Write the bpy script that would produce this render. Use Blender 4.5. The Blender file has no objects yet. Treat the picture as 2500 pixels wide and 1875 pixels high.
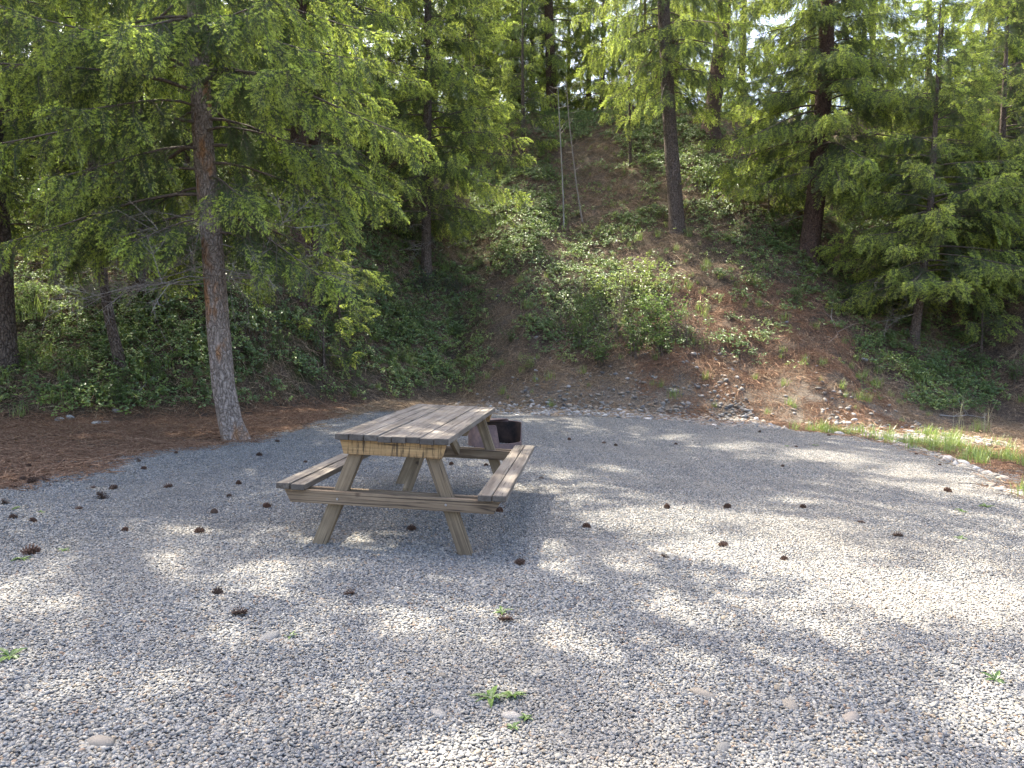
import bpy, math, random
import numpy as np
from mathutils import Vector, Matrix, Euler

# ------------------------------------------------------------------ camera, sky, sun, exposure
sc = bpy.context.scene
C = sc.collection
CAM_H, PITCH, F = 1.4065, 0.0551, 1878.0
cam = bpy.data.cameras.new('camera')
cam.sensor_width = 36.0
cam.lens = 36.0 * F / 2500.0
cam.clip_start = 0.05
cam.clip_end = 3000
camo = bpy.data.objects.new('camera', cam)
camo.location = (0, 0, CAM_H)
camo.rotation_euler = (math.pi / 2 - PITCH, 0, 0)
C.objects.link(camo)
sc.camera = camo

SUN_EL, SUN_AZ = math.radians(55), math.radians(-38)      # azimuth from +Y towards +X
world = bpy.data.worlds.new('World')
sc.world = world
world.use_nodes = True
wn = world.node_tree.nodes
sky = wn.new('ShaderNodeTexSky')
sky.sky_type = 'NISHITA'
sky.sun_disc = False
sky.sun_elevation = SUN_EL
sky.sun_rotation = SUN_AZ
sky.dust_density = 4.0
sky.ozone_density = 0.3
sky.air_density = 0.7
world.node_tree.links.new(sky.outputs[0], wn['Background'].inputs[0])
wn['Background'].inputs[1].default_value = 0.15
sun = bpy.data.lights.new('sun', 'SUN')
sun.energy = 3.8
sun.angle = math.radians(0.53)
sun.color = (1.0, 0.93, 0.80)
suno = bpy.data.objects.new('sun', sun)
sd = Vector((math.sin(SUN_AZ) * math.cos(SUN_EL), math.cos(SUN_AZ) * math.cos(SUN_EL), math.sin(SUN_EL)))
suno.rotation_euler = sd.to_track_quat('Z', 'Y').to_euler()
suno.location = (-10, 20, 40)
C.objects.link(suno)
sc.view_settings.view_transform = 'Standard'
sc.view_settings.look = 'None'
sc.view_settings.gamma = 1.0
sc.view_settings.exposure = 2.8
sc.render.engine = 'CYCLES'
sc.cycles.use_denoising = True
sc.cycles.denoiser = 'OPENIMAGEDENOISE'
sc.cycles.max_bounces = 7
sc.cycles.diffuse_bounces = 4
sc.cycles.glossy_bounces = 2
sc.cycles.transmission_bounces = 4
sc.cycles.sample_clamp_indirect = 6

RNG = np.random.default_rng(11)
random.seed(5)
K = 2500.0 / 2212.0            # overview pixels -> photo pixels

# ------------------------------------------------------------------ terrain as a function
_nr = np.random.default_rng(3)
_terms = []
for o in range(5):
    for k in range(5):
        th = _nr.uniform(0, 2 * np.pi)
        w = 2 * np.pi / (6.0 / 1.9 ** o) * _nr.uniform(.8, 1.25)
        _terms.append((w * np.cos(th), w * np.sin(th), _nr.uniform(0, 6.28), .5 ** o))
def fbm(x, y, s=1.0):
    r = 0
    for a, b, p, m in _terms:
        r = r + m * np.sin((a * x + b * y) * s + p)
    return r / 3.2
TILT = 0.04
def ray(px, py):
    u, v = (px - 1250) / F, -(py - 937.5) / F
    return np.array([u, math.cos(PITCH) + math.sin(PITCH) * v, -math.sin(PITCH) + math.cos(PITCH) * v])
def on_plane(px, py):
    d = ray(px, py)
    t = CAM_H / (-d[2] - TILT * d[0])
    return d[0] * t, d[1] * t
foot_px = [(0, 1035), (250, 1030), (480, 1022), (700, 1003), (900, 985), (1100, 975), (1300, 998), (1500, 1008), (1700, 1024), (1900, 1036), (2100, 1048), (2300, 1045), (2500, 1040)]
foot = np.array([on_plane(*p) for p in foot_px])
foot = foot[np.argsort(foot[:, 0])]
FX = np.concatenate([[-60, -20], foot[:, 0], [20, 60]])
FY = np.concatenate([[9.5, 10.5], foot[:, 1], [9.5, 7.5]])
def ss(a, b, x):
    t = np.clip((x - a) / (b - a), 0, 1)
    return t * t * (3 - 2 * t)
def foot_y(x):
    return np.interp(x, FX, FY)
_gx = np.linspace(-60, 60, 1201)
_gy = foot_y(_gx)
_ker = np.hanning(13); _ker /= _ker.sum()
_gs = np.convolve(np.pad(_gy, 6, mode='edge'), _ker, 'valid')
def foot_y(x):
    return np.interp(x, _gx, _gs)
def hill_d(x, y):
    return y - foot_y(x)
HD = np.array([-1, 0, .25, .9, 2.0, 4.0, 8.0, 12.0, 14.0, 15.5, 17.0, 25.0, 60.0, 400.0])
HZ = np.array([0, 0, .06, .48, 1.12, 2.45, 5.45, 8.4, 9.75, 10.5, 10.9, 10.6, 7.0, -20.0])
_hd = np.linspace(-1, 60, 1221)
_hz = np.convolve(np.pad(np.interp(_hd, HD, HZ), 8, mode='edge'), np.ones(17) / 17, 'valid')
def terrain(x, y):
    x = np.asarray(x, float); y = np.asarray(y, float)
    d = hill_d(x, y)
    h = np.where(d < 59, np.interp(d, _hd, _hz), np.interp(d, HD, HZ))
    base = -TILT * np.clip(x, -9, 12)
    rough = ss(-.3, 2.5, d)
    z = base * (1 - .6 * ss(0, 10, d)) + h
    z = z + rough * (.22 * fbm(x, y, .8) + .09 * fbm(x + 31, y, 2.8))
    z = z + .012 * fbm(x + 7, y - 3, 1.1)
    # worn gully where the footpath climbs the bank
    gx = -.35 + .02 * d + .3 * np.sin(d * .9)
    z = z - .07 * np.exp(-((x - gx) / .5) ** 2) * ss(.2, 1.2, d) * (1 - ss(5, 8, d))
    return z
def hit(px, py):
    d = ray(px, py)
    t = np.linspace(1.2, 90, 9000)
    z = CAM_H + d[2] * t
    g = terrain(d[0] * t, d[1] * t)
    i = np.argmax(z < g)
    if not (z < g).any():
        i = -1
    return float(d[0] * t[i]), float(d[1] * t[i]), float(g[i])
def hit2(px, py):
    return hit(px * K, py * K)
def normal(x, y, e=.06):
    n = Vector((float(terrain(x - e, y) - terrain(x + e, y)), float(terrain(x, y - e) - terrain(x, y + e)), 2 * e))
    return n.normalized()

# ------------------------------------------------------------------ mesh helpers
def make_mesh(name, V, Fc, mats, mi=None, smooth=False, attrs=None):
    """V: n x 3, Fc: list of index arrays (k x 3 / k x 4)"""
    me = bpy.data.meshes.new(name)
    V = np.asarray(V, np.float32)
    if not isinstance(Fc, (list, tuple)):
        Fc = [Fc]
    Fc = [np.asarray(f, np.int32) for f in Fc if len(f)]
    nl = sum(f.size for f in Fc); nf = sum(len(f) for f in Fc)
    me.vertices.add(len(V)); me.vertices.foreach_set('co', V.ravel())
    if nf:
        me.loops.add(nl); me.polygons.add(nf)
        me.loops.foreach_set('vertex_index', np.concatenate([f.ravel() for f in Fc]))
        tot = np.concatenate([np.full(len(f), f.shape[1], np.int32) for f in Fc])
        st = np.concatenate([[0], np.cumsum(tot)[:-1]]).astype(np.int32)
        me.polygons.foreach_set('loop_start', st)
        if mi is not None:
            me.polygons.foreach_set('material_index', np.asarray(mi, np.int32))
        me.polygons.foreach_set('use_smooth', np.full(nf, smooth))
    for m in mats:
        me.materials.append(m)
    for k, a in (attrs or {}).items():
        a = np.asarray(a)
        if a.ndim == 1 and a.dtype.kind == 'i':
            at = me.attributes.new(k, 'INT', 'POINT'); at.data.foreach_set('value', a.astype(np.int32))
        elif a.ndim == 1:
            at = me.attributes.new(k, 'FLOAT', 'POINT'); at.data.foreach_set('value', a.astype(np.float32))
        elif a.shape[1] == 3:
            at = me.attributes.new(k, 'FLOAT_VECTOR', 'POINT'); at.data.foreach_set('vector', a.astype(np.float32).ravel())
        else:
            at = me.attributes.new(k, 'FLOAT_COLOR', 'POINT'); at.data.foreach_set('color', a.astype(np.float32).ravel())
    me.update(calc_edges=True)
    me.validate()
    return me
def link(name, data, parent=None, label=None, cat=None, group=None, kind=None, loc=None, rot=None, scale=None):
    o = bpy.data.objects.new(name, data)
    C.objects.link(o)
    if parent: o.parent = parent
    if label: o['label'] = label
    if cat: o['category'] = cat
    if group: o['group'] = group
    if kind: o['kind'] = kind
    if loc is not None: o.location = loc
    if rot is not None: o.rotation_euler = rot
    if scale is not None: o.scale = scale if hasattr(scale, '__len__') else (scale,) * 3
    return o
def copy_tree(o, parent=None):
    c = o.copy(); C.objects.link(c); c.parent = parent
    for ch in o.children:
        copy_tree(ch, c)
    return c
class MB:
    """collects vertices / faces for one mesh"""
    def __init__(s): s.V = []; s.T = []; s.Q = []; s.mt = []; s.mq = []; s.n = 0; s.A = []
    def add(s, V, T=None, Q=None, m=0, a=0.0):
        V = np.asarray(V, float).reshape(-1, 3)
        if T is not None and len(T):
            T = np.asarray(T); s.T.append(T + s.n); s.mt.append(np.full(len(T), m))
        if Q is not None and len(Q):
            Q = np.asarray(Q); s.Q.append(Q + s.n); s.mq.append(np.full(len(Q), m))
        s.V.append(V); s.n += len(V)
        s.A.append(np.broadcast_to(np.asarray(a, float), (len(V),)))
    def tube(s, P, R, sides=5, m=0, a=0.0, cap=False):
        P = np.asarray(P, float); n = len(P); R = np.broadcast_to(np.asarray(R, float), (n,))
        D = np.gradient(P, axis=0); D /= np.linalg.norm(D, axis=1)[:, None] + 1e-9
        ref = np.array([0., 0, 1]) if abs(D[0, 2]) < .8 else np.array([1., 0, 0])
        U = np.cross(D, ref); U /= np.linalg.norm(U, axis=1)[:, None] + 1e-9
        W = np.cross(D, U)
        an = np.arange(sides) * 2 * np.pi / sides
        V = P[:, None] + R[:, None, None] * (np.cos(an)[None, :, None] * U[:, None] + np.sin(an)[None, :, None] * W[:, None])
        i = np.arange(n - 1)[:, None] * sides; j = np.arange(sides)[None]
        k = (np.arange(sides)[None] + 1) % sides
        Q = np.stack([i + j, i + k, i + sides + k, i + sides + j], -1).reshape(-1, 4)
        s.add(V.reshape(-1, 3), Q=Q, m=m, a=a)
    def mesh(s, name, mats, smooth=False, attr=None):
        V = np.concatenate(s.V)
        Fc, mi = [], []
        if s.T: Fc.append(np.concatenate(s.T)); mi.append(np.concatenate(s.mt))
        if s.Q: Fc.append(np.concatenate(s.Q)); mi.append(np.concatenate(s.mq))
        return make_mesh(name, V, Fc, mats, np.concatenate(mi), smooth, {attr: np.concatenate(s.A)} if attr else None)
def gn_instances(name, sources):
    """node group: put source k on every point whose 'idx' is k, turned by 'rot' and scaled by 'scl'"""
    ng = bpy.data.node_groups.new(name, 'GeometryNodeTree')
    ng.interface.new_socket('Geometry', in_out='INPUT', socket_type='NodeSocketGeometry')
    ng.interface.new_socket('Geometry', in_out='OUTPUT', socket_type='NodeSocketGeometry')
    N, L = ng.nodes, ng.links
    gi = N.new('NodeGroupInput'); go = N.new('NodeGroupOutput'); jn = N.new('GeometryNodeJoinGeometry')
    def attr(n, t):
        a = N.new('GeometryNodeInputNamedAttribute'); a.data_type = t; a.inputs['Name'].default_value = n
        return a.outputs['Attribute']
    rot, scl, idx = attr('rot', 'FLOAT_VECTOR'), attr('scl', 'FLOAT'), attr('idx', 'INT')
    e2r = N.new('FunctionNodeEulerToRotation'); L.new(rot, e2r.inputs[0])
    for k, s in enumerate(sources):
        oi = N.new('GeometryNodeObjectInfo'); oi.inputs['Object'].default_value = s
        oi.transform_space = 'ORIGINAL'
        cmp = N.new('FunctionNodeCompare'); cmp.data_type = 'INT'; cmp.operation = 'EQUAL'
        ins = [i for i in cmp.inputs if i.type == 'INT']
        L.new(idx, ins[0]); ins[1].default_value = k
        ip = N.new('GeometryNodeInstanceOnPoints')
        L.new(gi.outputs[0], ip.inputs['Points']); L.new(cmp.outputs[0], ip.inputs['Selection'])
        L.new(oi.outputs['Geometry'], ip.inputs['Instance']); L.new(e2r.outputs[0], ip.inputs['Rotation'])
        L.new(scl, ip.inputs['Scale']); L.new(ip.outputs[0], jn.inputs[0])
    L.new(jn.outputs[0], go.inputs[0])
    return ng
def points_mesh(name, P, rot, scl, idx, mats=()):
    return make_mesh(name, np.asarray(P), [], mats, attrs={'rot': np.asarray(rot, float), 'scl': np.asarray(scl, float), 'idx': np.asarray(idx, int)})
def scatter(name, P, rot, scl, idx, ng, **kw):
    o = link(name, points_mesh(name, P, rot, scl, idx), **kw)
    o.modifiers.new('pieces', 'NODES').node_group = ng
    return o
def source(name, me):
    return bpy.data.objects.new(name, me)        # data only: never linked to the scene
def mats_to_euler(X, Y, Z):
    """columns X,Y,Z (n x 3) -> XYZ eulers"""
    b = np.arcsin(np.clip(-X[:, 2], -1, 1))
    a = np.arctan2(Y[:, 2], Z[:, 2]); c = np.arctan2(X[:, 1], X[:, 0])
    return np.stack([a, b, c], 1)
def frame_dir(D, up, roll):
    """euler that takes local +Y to D and local +Z near up"""
    D = D / (np.linalg.norm(D, axis=1)[:, None] + 1e-9)
    X = np.cross(D, up); X /= np.linalg.norm(X, axis=1)[:, None] + 1e-9
    Z = np.cross(X, D)
    c, s = np.cos(roll)[:, None], np.sin(roll)[:, None]
    X2 = X * c + Z * s; Z2 = -X * s + Z * c
    return mats_to_euler(X2, D, Z2)

# ------------------------------------------------------------------ materials
class NT:
    def __init__(s, name):
        s.m = bpy.data.materials.new(name); s.m.use_nodes = True
        s.t = s.m.node_tree; s.N = s.t.nodes; s.L = s.t.links
        s.b = s.N['Principled BSDF']; s.out = s.N['Material Output']
    def n(s, t, **kw):
        x = s.N.new(t)
        for k, v in kw.items(): setattr(x, k, v)
        return x
    def l(s, a, b): s.L.new(a, b)
    def coord(s, which='Object', scale=(1, 1, 1), rnd=False):
        tc = s.n('ShaderNodeTexCoord'); mp = s.n('ShaderNodeMapping')
        mp.inputs['Scale'].default_value = scale
        s.l(tc.outputs[which], mp.inputs['Vector'])
        if rnd:
            oi = s.n('ShaderNodeObjectInfo'); mu = s.n('ShaderNodeMath', operation='MULTIPLY')
            mu.inputs[1].default_value = 57.0; s.l(oi.outputs['Random'], mu.inputs[0])
            s.l(mu.outputs[0], mp.inputs['Location'])
        return mp.outputs[0]
    def noise(s, vec, scale, detail=4, rough=.55, dist=0):
        x = s.n('ShaderNodeTexNoise'); x.inputs['Scale'].default_value = scale; x.inputs['Detail'].default_value = detail
        x.inputs['Roughness'].default_value = rough; x.inputs['Distortion'].default_value = dist
        s.l(vec, x.inputs['Vector']); return x.outputs['Fac']
    def voro(s, vec, scale, feature='F1', out='Distance'):
        x = s.n('ShaderNodeTexVoronoi', feature=feature); x.inputs['Scale'].default_value = scale
        s.l(vec, x.inputs['Vector']); return x.outputs[out]
    def ramp(s, fac, stops):
        x = s.n('ShaderNodeValToRGB'); e = x.color_ramp.elements
        while len(e) < len(stops): e.new(.5)
        for i, (p, c) in enumerate(stops):
            e[i].position = p
            e[i].color = (*c, 1) if hasattr(c, '__len__') else (c, c, c, 1)
        s.l(fac, x.inputs[0]); return x.outputs[0]
    def mix(s, fac, a, b, mode='MIX'):
        x = s.n('ShaderNodeMix', data_type='RGBA', blend_type=mode)
        for sock, v in ((x.inputs[0], fac), (x.inputs[6], a), (x.inputs[7], b)):
            if hasattr(v, 'is_output'): s.l(v, sock)
            elif hasattr(v, '__len__'): sock.default_value = (*v, 1)
            else: sock.default_value = v
        return x.outputs[2]
    def bump(s, h, strength=.5, dist=.01, to=None):
        x = s.n('ShaderNodeBump'); x.inputs['Strength'].default_value = strength; x.inputs['Distance'].default_value = dist
        s.l(h, x.inputs['Height']); s.l(x.outputs[0], (to or s.b).inputs['Normal'])
    def col(s, c, rough=.85, spec=.3):
        if hasattr(c, 'is_output'): s.l(c, s.b.inputs['Base Color'])
        else: s.b.inputs['Base Color'].default_value = (*c, 1)
        s.b.inputs['Roughness'].default_value = rough
        s.b.inputs['Specular IOR Level'].default_value = spec
    def leafy(s, colour, trans, tcol=None, rough=.5, gloss=.06):
        """diffuse + translucent + a little gloss"""
        d = s.n('ShaderNodeBsdfDiffuse'); t = s.n('ShaderNodeBsdfTranslucent'); mx = s.n('ShaderNodeMixShader')
        for sh, c in ((d, colour), (t, tcol or colour)):
            if hasattr(c, 'is_output'): s.l(c, sh.inputs[0])
            else: sh.inputs[0].default_value = (*c, 1)
        mx.inputs[0].default_value = trans
        s.l(d.outputs[0], mx.inputs[1]); s.l(t.outputs[0], mx.inputs[2])
        g = s.n('ShaderNodeBsdfGlossy'); g.inputs['Roughness'].default_value = rough
        m2 = s.n('ShaderNodeMixShader'); m2.inputs[0].default_value = gloss
        s.l(mx.outputs[0], m2.inputs[1]); s.l(g.outputs[0], m2.inputs[2]); s.l(m2.outputs[0], s.out.inputs[0])
    def attr(s, name, out='Fac'):
        a = s.n('ShaderNodeAttribute', attribute_name=name); return a.outputs[out]
    def rand(s): return s.n('ShaderNodeObjectInfo').outputs['Random']

def m_ground():
    t = NT('forest_floor'); v = t.coord('Object')
    n1 = t.noise(v, 2.2, 6, .65); n2 = t.noise(v, 24, 5, .7); n3 = t.noise(v, 90, 3, .7)
    needle = t.ramp(n2, [(.3, (.035, .025, .018)), (.5, (.082, .058, .042)), (.66, (.145, .108, .078)), (.8, (.25, .20, .15))])
    soil = t.ramp(n2, [(.3, (.075, .060, .045)), (.55, (.17, .14, .11)), (.8, (.29, .25, .20))])
    c = t.mix(t.attr('soil'), needle, soil)
    moss = t.ramp(n3, [(.3, (.018, .028, .008)), (.7, (.07, .085, .025))])
    mk = t.n('ShaderNodeMath', operation='MULTIPLY'); t.l(t.attr('green'), mk.inputs[0])
    t.l(t.ramp(n1, [(.42, 0.), (.6, 1.)]), mk.inputs[1])
    c = t.mix(mk.outputs[0], c, moss)
    t.col(c, .95, .15)
    ad = t.n('ShaderNodeMath', operation='ADD'); t.l(n2, ad.inputs[0]); t.l(n3, ad.inputs[1])
    t.bump(ad.outputs[0], .9, .05)
    return t.m
def m_padbase():
    t = NT('gravel_base'); v = t.coord('Object')
    x = t.n('ShaderNodeTexVoronoi'); x.inputs['Scale'].default_value = 62; t.l(v, x.inputs['Vector'])
    sep = t.n('ShaderNodeSeparateColor'); t.l(x.outputs['Color'], sep.inputs[0])
    c = t.ramp(sep.outputs[0], [(0, (.09, .095, .105)), (.4, (.2, .205, .215)), (.7, (.32, .31, .29)), (1, (.45, .44, .42))])
    c = t.mix(t.ramp(x.outputs['Distance'], [(.35, 0.), (.75, .8)]), c, (.05, .045, .04))
    t.col(c, .85, .3)
    inv = t.n('ShaderNodeMath', operation='SUBTRACT'); inv.inputs[0].default_value = 1; t.l(x.outputs['Distance'], inv.inputs[1])
    t.bump(inv.outputs[0], 1, .012)
    return t.m
def m_pebble():
    t = NT('pebble'); v = t.coord('Object')
    n = t.noise(v, 160, 3)
    c = t.mix(.35, t.attr('col', 'Color'), t.ramp(n, [(.3, .25), (.7, 1.)]), 'MULTIPLY')
    gp = t.n('ShaderNodeNewGeometry').outputs['Position']
    w = t.noise(gp, .55, 4, .6)
    c = t.mix(t.ramp(w, [(.48, 0.), (.68, .5)]), c, (.185, .165, .135))
    w2 = t.noise(gp, 1.7, 3, .6)
    c = t.mix(t.ramp(w2, [(.3, .3), (.5, 0.)]), c, (.075, .073, .072))
    t.col(c, .75, .3); return t.m
def m_cobble():
    t = NT('river_cobble'); v = t.coord('Object', rnd=True)
    base = t.ramp(t.rand(), [(0, (.13, .125, .115)), (.2, (.21, .20, .18)), (.4, (.17, .145, .115)), (.55, (.235, .22, .19)), (.7, (.09, .09, .088)), (.82, (.21, .17, .13)), (1, (.25, .235, .21))])
    n = t.noise(v, 9, 5, .6); n2 = t.noise(v, 60, 3)
    c = t.mix(.55, base, t.ramp(n, [(.3, .5), (.7, 1.)]), 'MULTIPLY')
    t.col(c, .8, .3); t.bump(n2, .25, .004); return t.m
def m_bark(name, stops, patch=None, crack=1.0):
    t = NT(name); v = t.coord('Object', (1, 1, .28)); v0 = t.coord('Object')
    vn = t.n('ShaderNodeTexNoise'); vn.inputs['Scale'].default_value = 5; t.l(v0, vn.inputs['Vector'])
    mx = t.n('ShaderNodeVectorMath', operation='ADD'); sc_ = t.n('ShaderNodeVectorMath', operation='SCALE'); sc_.inputs['Scale'].default_value = .16
    t.l(vn.outputs['Color'], sc_.inputs[0]); t.l(v, mx.inputs[0]); t.l(sc_.outputs[0], mx.inputs[1])
    ed = t.voro(mx.outputs[0], 24, 'DISTANCE_TO_EDGE'); cell = t.voro(mx.outputs[0], 24, 'F1', 'Color')
    n = t.noise(v0, 30, 5, .65)
    c = t.ramp(n, stops)
    if patch:
        pn = t.noise(t.coord('Object', (1.3, 1.3, .5)), 3.4, 4, .6)
        c = t.mix(t.ramp(pn, [(.56, 0.), (.66, .8)]), c, patch[0])
        pw = t.noise(t.coord('Object', (2.6, 2.6, .45)), 11, 4, .65)
        c = t.mix(t.ramp(pw, [(.66, 0.), (.72, .85)]), c, patch[1])
    c = t.mix(t.ramp(ed, [(0, .85 * crack), (.1, 0.)]), c, (.025, .017, .012))
    t.col(c, .92, .2)
    h = t.ramp(ed, [(0, 0.), (.2, .8), (1, 1.)])
    hh = t.mix(.3, h, n); t.bump(hh, 1.0, .022)
    return t.m
def m_needles(name, old, new, trans):
    t = NT(name)
    hv = t.n('ShaderNodeHueSaturation'); t.l(t.mix(t.attr('tip'), old, new), hv.inputs['Color'])
    rm = t.n('ShaderNodeMapRange'); rm.inputs['To Min'].default_value = .72; rm.inputs['To Max'].default_value = 1.25
    t.l(t.rand(), rm.inputs[0]); t.l(rm.outputs[0], hv.inputs['Value'])
    t.leafy(hv.outputs[0], trans, gloss=.05, rough=.45); return t.m
def m_leaf(name, a, b, trans=.38, gloss=.06):
    t = NT(name)
    n = t.noise(t.coord('Object'), 14, 2)
    t.leafy(t.mix(t.ramp(n, [(.35, 0.), (.65, 1.)]), a, b), trans, gloss=gloss, rough=.42); return t.m
def m_plain(name, stops, scale=20, rough=.85, stretch=(1, 1, 1)):
    t = NT(name); n = t.noise(t.coord('Object', stretch, rnd=True), scale, 4, .6)
    t.col(t.ramp(n, stops), rough, .25); t.bump(n, .4, .004); return t.m
def m_wood(name, light, mid, dark, endy=None, axis=1, streak=None, worn=.5):
    """weathered timber, grain along one local axis"""
    t = NT(name); s1 = [9, 9, 9]; s1[axis] = .5
    v = t.coord('Object', tuple(s1), rnd=True); s2 = [60, 60, 60]; s2[axis] = 1.6
    vf = t.coord('Object', tuple(s2), rnd=True)
    g = t.noise(v, 2.4, 6, .6, .5); f = t.noise(vf, 2.0, 4, .65)
    c = t.ramp(g, [(.25, dark), (.48, mid), (.75, light)])
    c = t.mix(.5, c, t.ramp(f, [(.3, .35), (.62, 1.)]), 'MULTIPLY')
    vk = t.coord('Object', (1, 1, 1), rnd=True)
    kn = t.voro(vk, 3.3)
    c = t.mix(t.ramp(kn, [(.05, .85), (.1, 0.)]), c, (.045, .028, .018))
    bl = t.noise(vk, 3.5, 4, .6)
    c = t.mix(t.ramp(bl, [(.45, 0.), (.72, worn)]), c, dark)
    s3 = [22, 22, 22]; s3[axis] = .45
    ck = t.noise(t.coord('Object', tuple(s3), rnd=True), 1.0, 2, .5)
    sb = t.n('ShaderNodeMath', operation='SUBTRACT'); t.l(ck, sb.inputs[0]); sb.inputs[1].default_value = .5
    ab0 = t.n('ShaderNodeMath', operation='ABSOLUTE'); t.l(sb.outputs[0], ab0.inputs[0])
    c = t.mix(t.ramp(ab0.outputs[0], [(0., .9), (.014, 0.)]), c, (.018, .013, .01))
    if endy is not None:          # weather-blackened board ends
        tc = t.n('ShaderNodeTexCoord'); sp = t.n('ShaderNodeSeparateXYZ'); t.l(tc.outputs['Object'], sp.inputs[0])
        ab = t.n('ShaderNodeMath', operation='ABSOLUTE'); t.l(sp.outputs[axis], ab.inputs[0])
        ad = t.n('ShaderNodeMath', operation='MULTIPLY_ADD'); t.l(bl, ad.inputs[0]); ad.inputs[1].default_value = -.10
        t.l(ab.outputs[0], ad.inputs[2])
        mr = t.n('ShaderNodeMapRange'); t.l(ad.outputs[0], mr.inputs[0])
        mr.inputs[1].default_value = endy - .075; mr.inputs[2].default_value = endy - .045
        mr.inputs[4].default_value = .72
        c = t.mix(mr.outputs[0], c, (.035, .03, .026))
    if streak is not None:        # dark water stains running down from the joints between boards
        sv = t.coord('Object', (1, .2, .09)); sn = t.noise(sv, 50, 4, .75)
        c = t.mix(t.ramp(sn, [(.51, 0.), (.60, streak)]), c, (.035, .024, .016))
    t.col(c, .8, .25)
    t.bump(f, .5, .003); return t.m
def m_steel():
    t = NT('rusted_steel'); v = t.coord('Object')
    n = t.noise(v, 7, 6, .65); n2 = t.noise(v, 40, 4, .6)
    c = t.ramp(n, [(.3, (.09, .06, .058)), (.55, (.16, .105, .092)), (.75, (.27, .165, .13))])
    c = t.mix(.4, c, t.ramp(n2, [(.3, .5), (.7, 1.)]), 'MULTIPLY')
    t.col(c, .62, .4); t.b.inputs['Metallic'].default_value = .25; t.bump(n2, .2, .002); return t.m
def m_soot():
    t = NT('soot'); t.col((.012, .011, .011), .9, .1); return t.m
def m_cone():
    t = NT('cone_scale'); n = t.noise(t.coord('Object', rnd=True), 60, 3)
    a = t.mix(t.rand(), (.075, .032, .018), (.045, .031, .023))
    t.col(t.mix(t.ramp(n, [(.4, 0.), (.7, .7)]), a, (.17, .105, .068)), .7, .3); return t.m

M = dict(
    ground=m_ground(), padbase=m_padbase(), pebble=m_pebble(), cobble=m_cobble(),
    bark=m_bark('fir_bark', [(.3, (.05, .038, .03)), (.5, (.12, .09, .07)), (.72, (.21, .165, .13))]),
    bark_warm=m_bark('scarred_fir_bark', [(.3, (.12, .092, .07)), (.5, (.25, .195, .155)), (.72, (.38, .31, .25))], ((.30, .145, .06), (.48, .44, .38)), .7),
    bark_red=m_bark('dark_red_bark', [(.3, (.04, .027, .02)), (.5, (.10, .062, .045)), (.72, (.18, .115, .085))]),
    needles=m_needles('fir_needles', (.072, .122, .036), (.47, .55, .09), .54),
    twig=m_plain('twig_bark', [(.3, (.06, .045, .033)), (.7, (.17, .13, .10))], 40),
    deadtwig=m_plain('dead_twig', [(.3, (.13, .105, .085)), (.7, (.30, .26, .22))], 40),
    whitewood=m_plain('bleached_wood', [(.3, (.15, .135, .115)), (.7, (.34, .31, .27))], 12, stretch=(1, 1, .2)),
    leaf=m_leaf('shrub_leaf', (.075, .135, .03), (.14, .21, .055), .45, .04),
    leaf_low=m_leaf('groundcover_leaf', (.085, .14, .034), (.16, .225, .065), .42, .05),
    leaf_lime=m_leaf('lime_leaf', (.15, .22, .045), (.25, .31, .07), .45),
    leaf_blue=m_leaf('juniper_leaf', (.035, .07, .035), (.07, .11, .055), .2),
    grass=m_leaf('grass_blade', (.13, .20, .035), (.25, .31, .07), .45),
    straw=m_leaf('straw_stalk', (.34, .31, .16), (.45, .40, .24), .3),
    litter=m_plain('fallen_needles', [(.3, (.10, .062, .036)), (.5, (.22, .15, .09)), (.7, (.42, .32, .21))], 30),
    redlitter=m_plain('fallen_red_needles', [(.3, (.09, .045, .026)), (.5, (.19, .105, .06)), (.7, (.34, .22, .135))], 30),
    top=m_wood('tabletop_board', (.28, .25, .205), (.17, .145, .115), (.065, .052, .041), endy=1.195),
    bench=m_wood('bench_board', (.27, .24, .195), (.165, .14, .11), (.065, .05, .04), endy=1.195),
    leg=m_wood('leg_timber', (.31, .235, .145), (.20, .148, .09), (.08, .058, .038), axis=2, worn=.6),
    beam=m_wood('beam_timber', (.29, .215, .135), (.185, .132, .082), (.08, .056, .037), axis=0, worn=.45),
    cleat=m_wood('cleat_timber', (.43, .285, .13), (.32, .20, .088), (.17, .105, .05), axis=0, streak=.85, worn=.25),
    steel=m_steel(), soot=m_soot(), cone=m_cone(),
)
_t = NT('bolt_zinc'); _t.col((.35, .34, .33), .45, .5); _t.b.inputs['Metallic'].default_value = .8; M['bolt'] = _t.m

# ------------------------------------------------------------------ ground
def axis_pts(segs):
    out = [np.arange(a, b, st) for a, b, st in segs]
    return np.unique(np.concatenate(out).round(4))
xs = axis_pts([(-160, -30, 10), (-30, -12, 1.0), (-12, 13, .14), (13, 30, 1.0), (30, 161, 10)])
ys = axis_pts([(-60, -6, 6), (-6, 6, .5), (6, 26, .14), (26, 36, .4), (36, 60, 2), (60, 300, 20)])
GX, GY = np.meshgrid(xs, ys)
GZ = terrain(GX, GY)
gd = hill_d(GX, GY)
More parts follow.
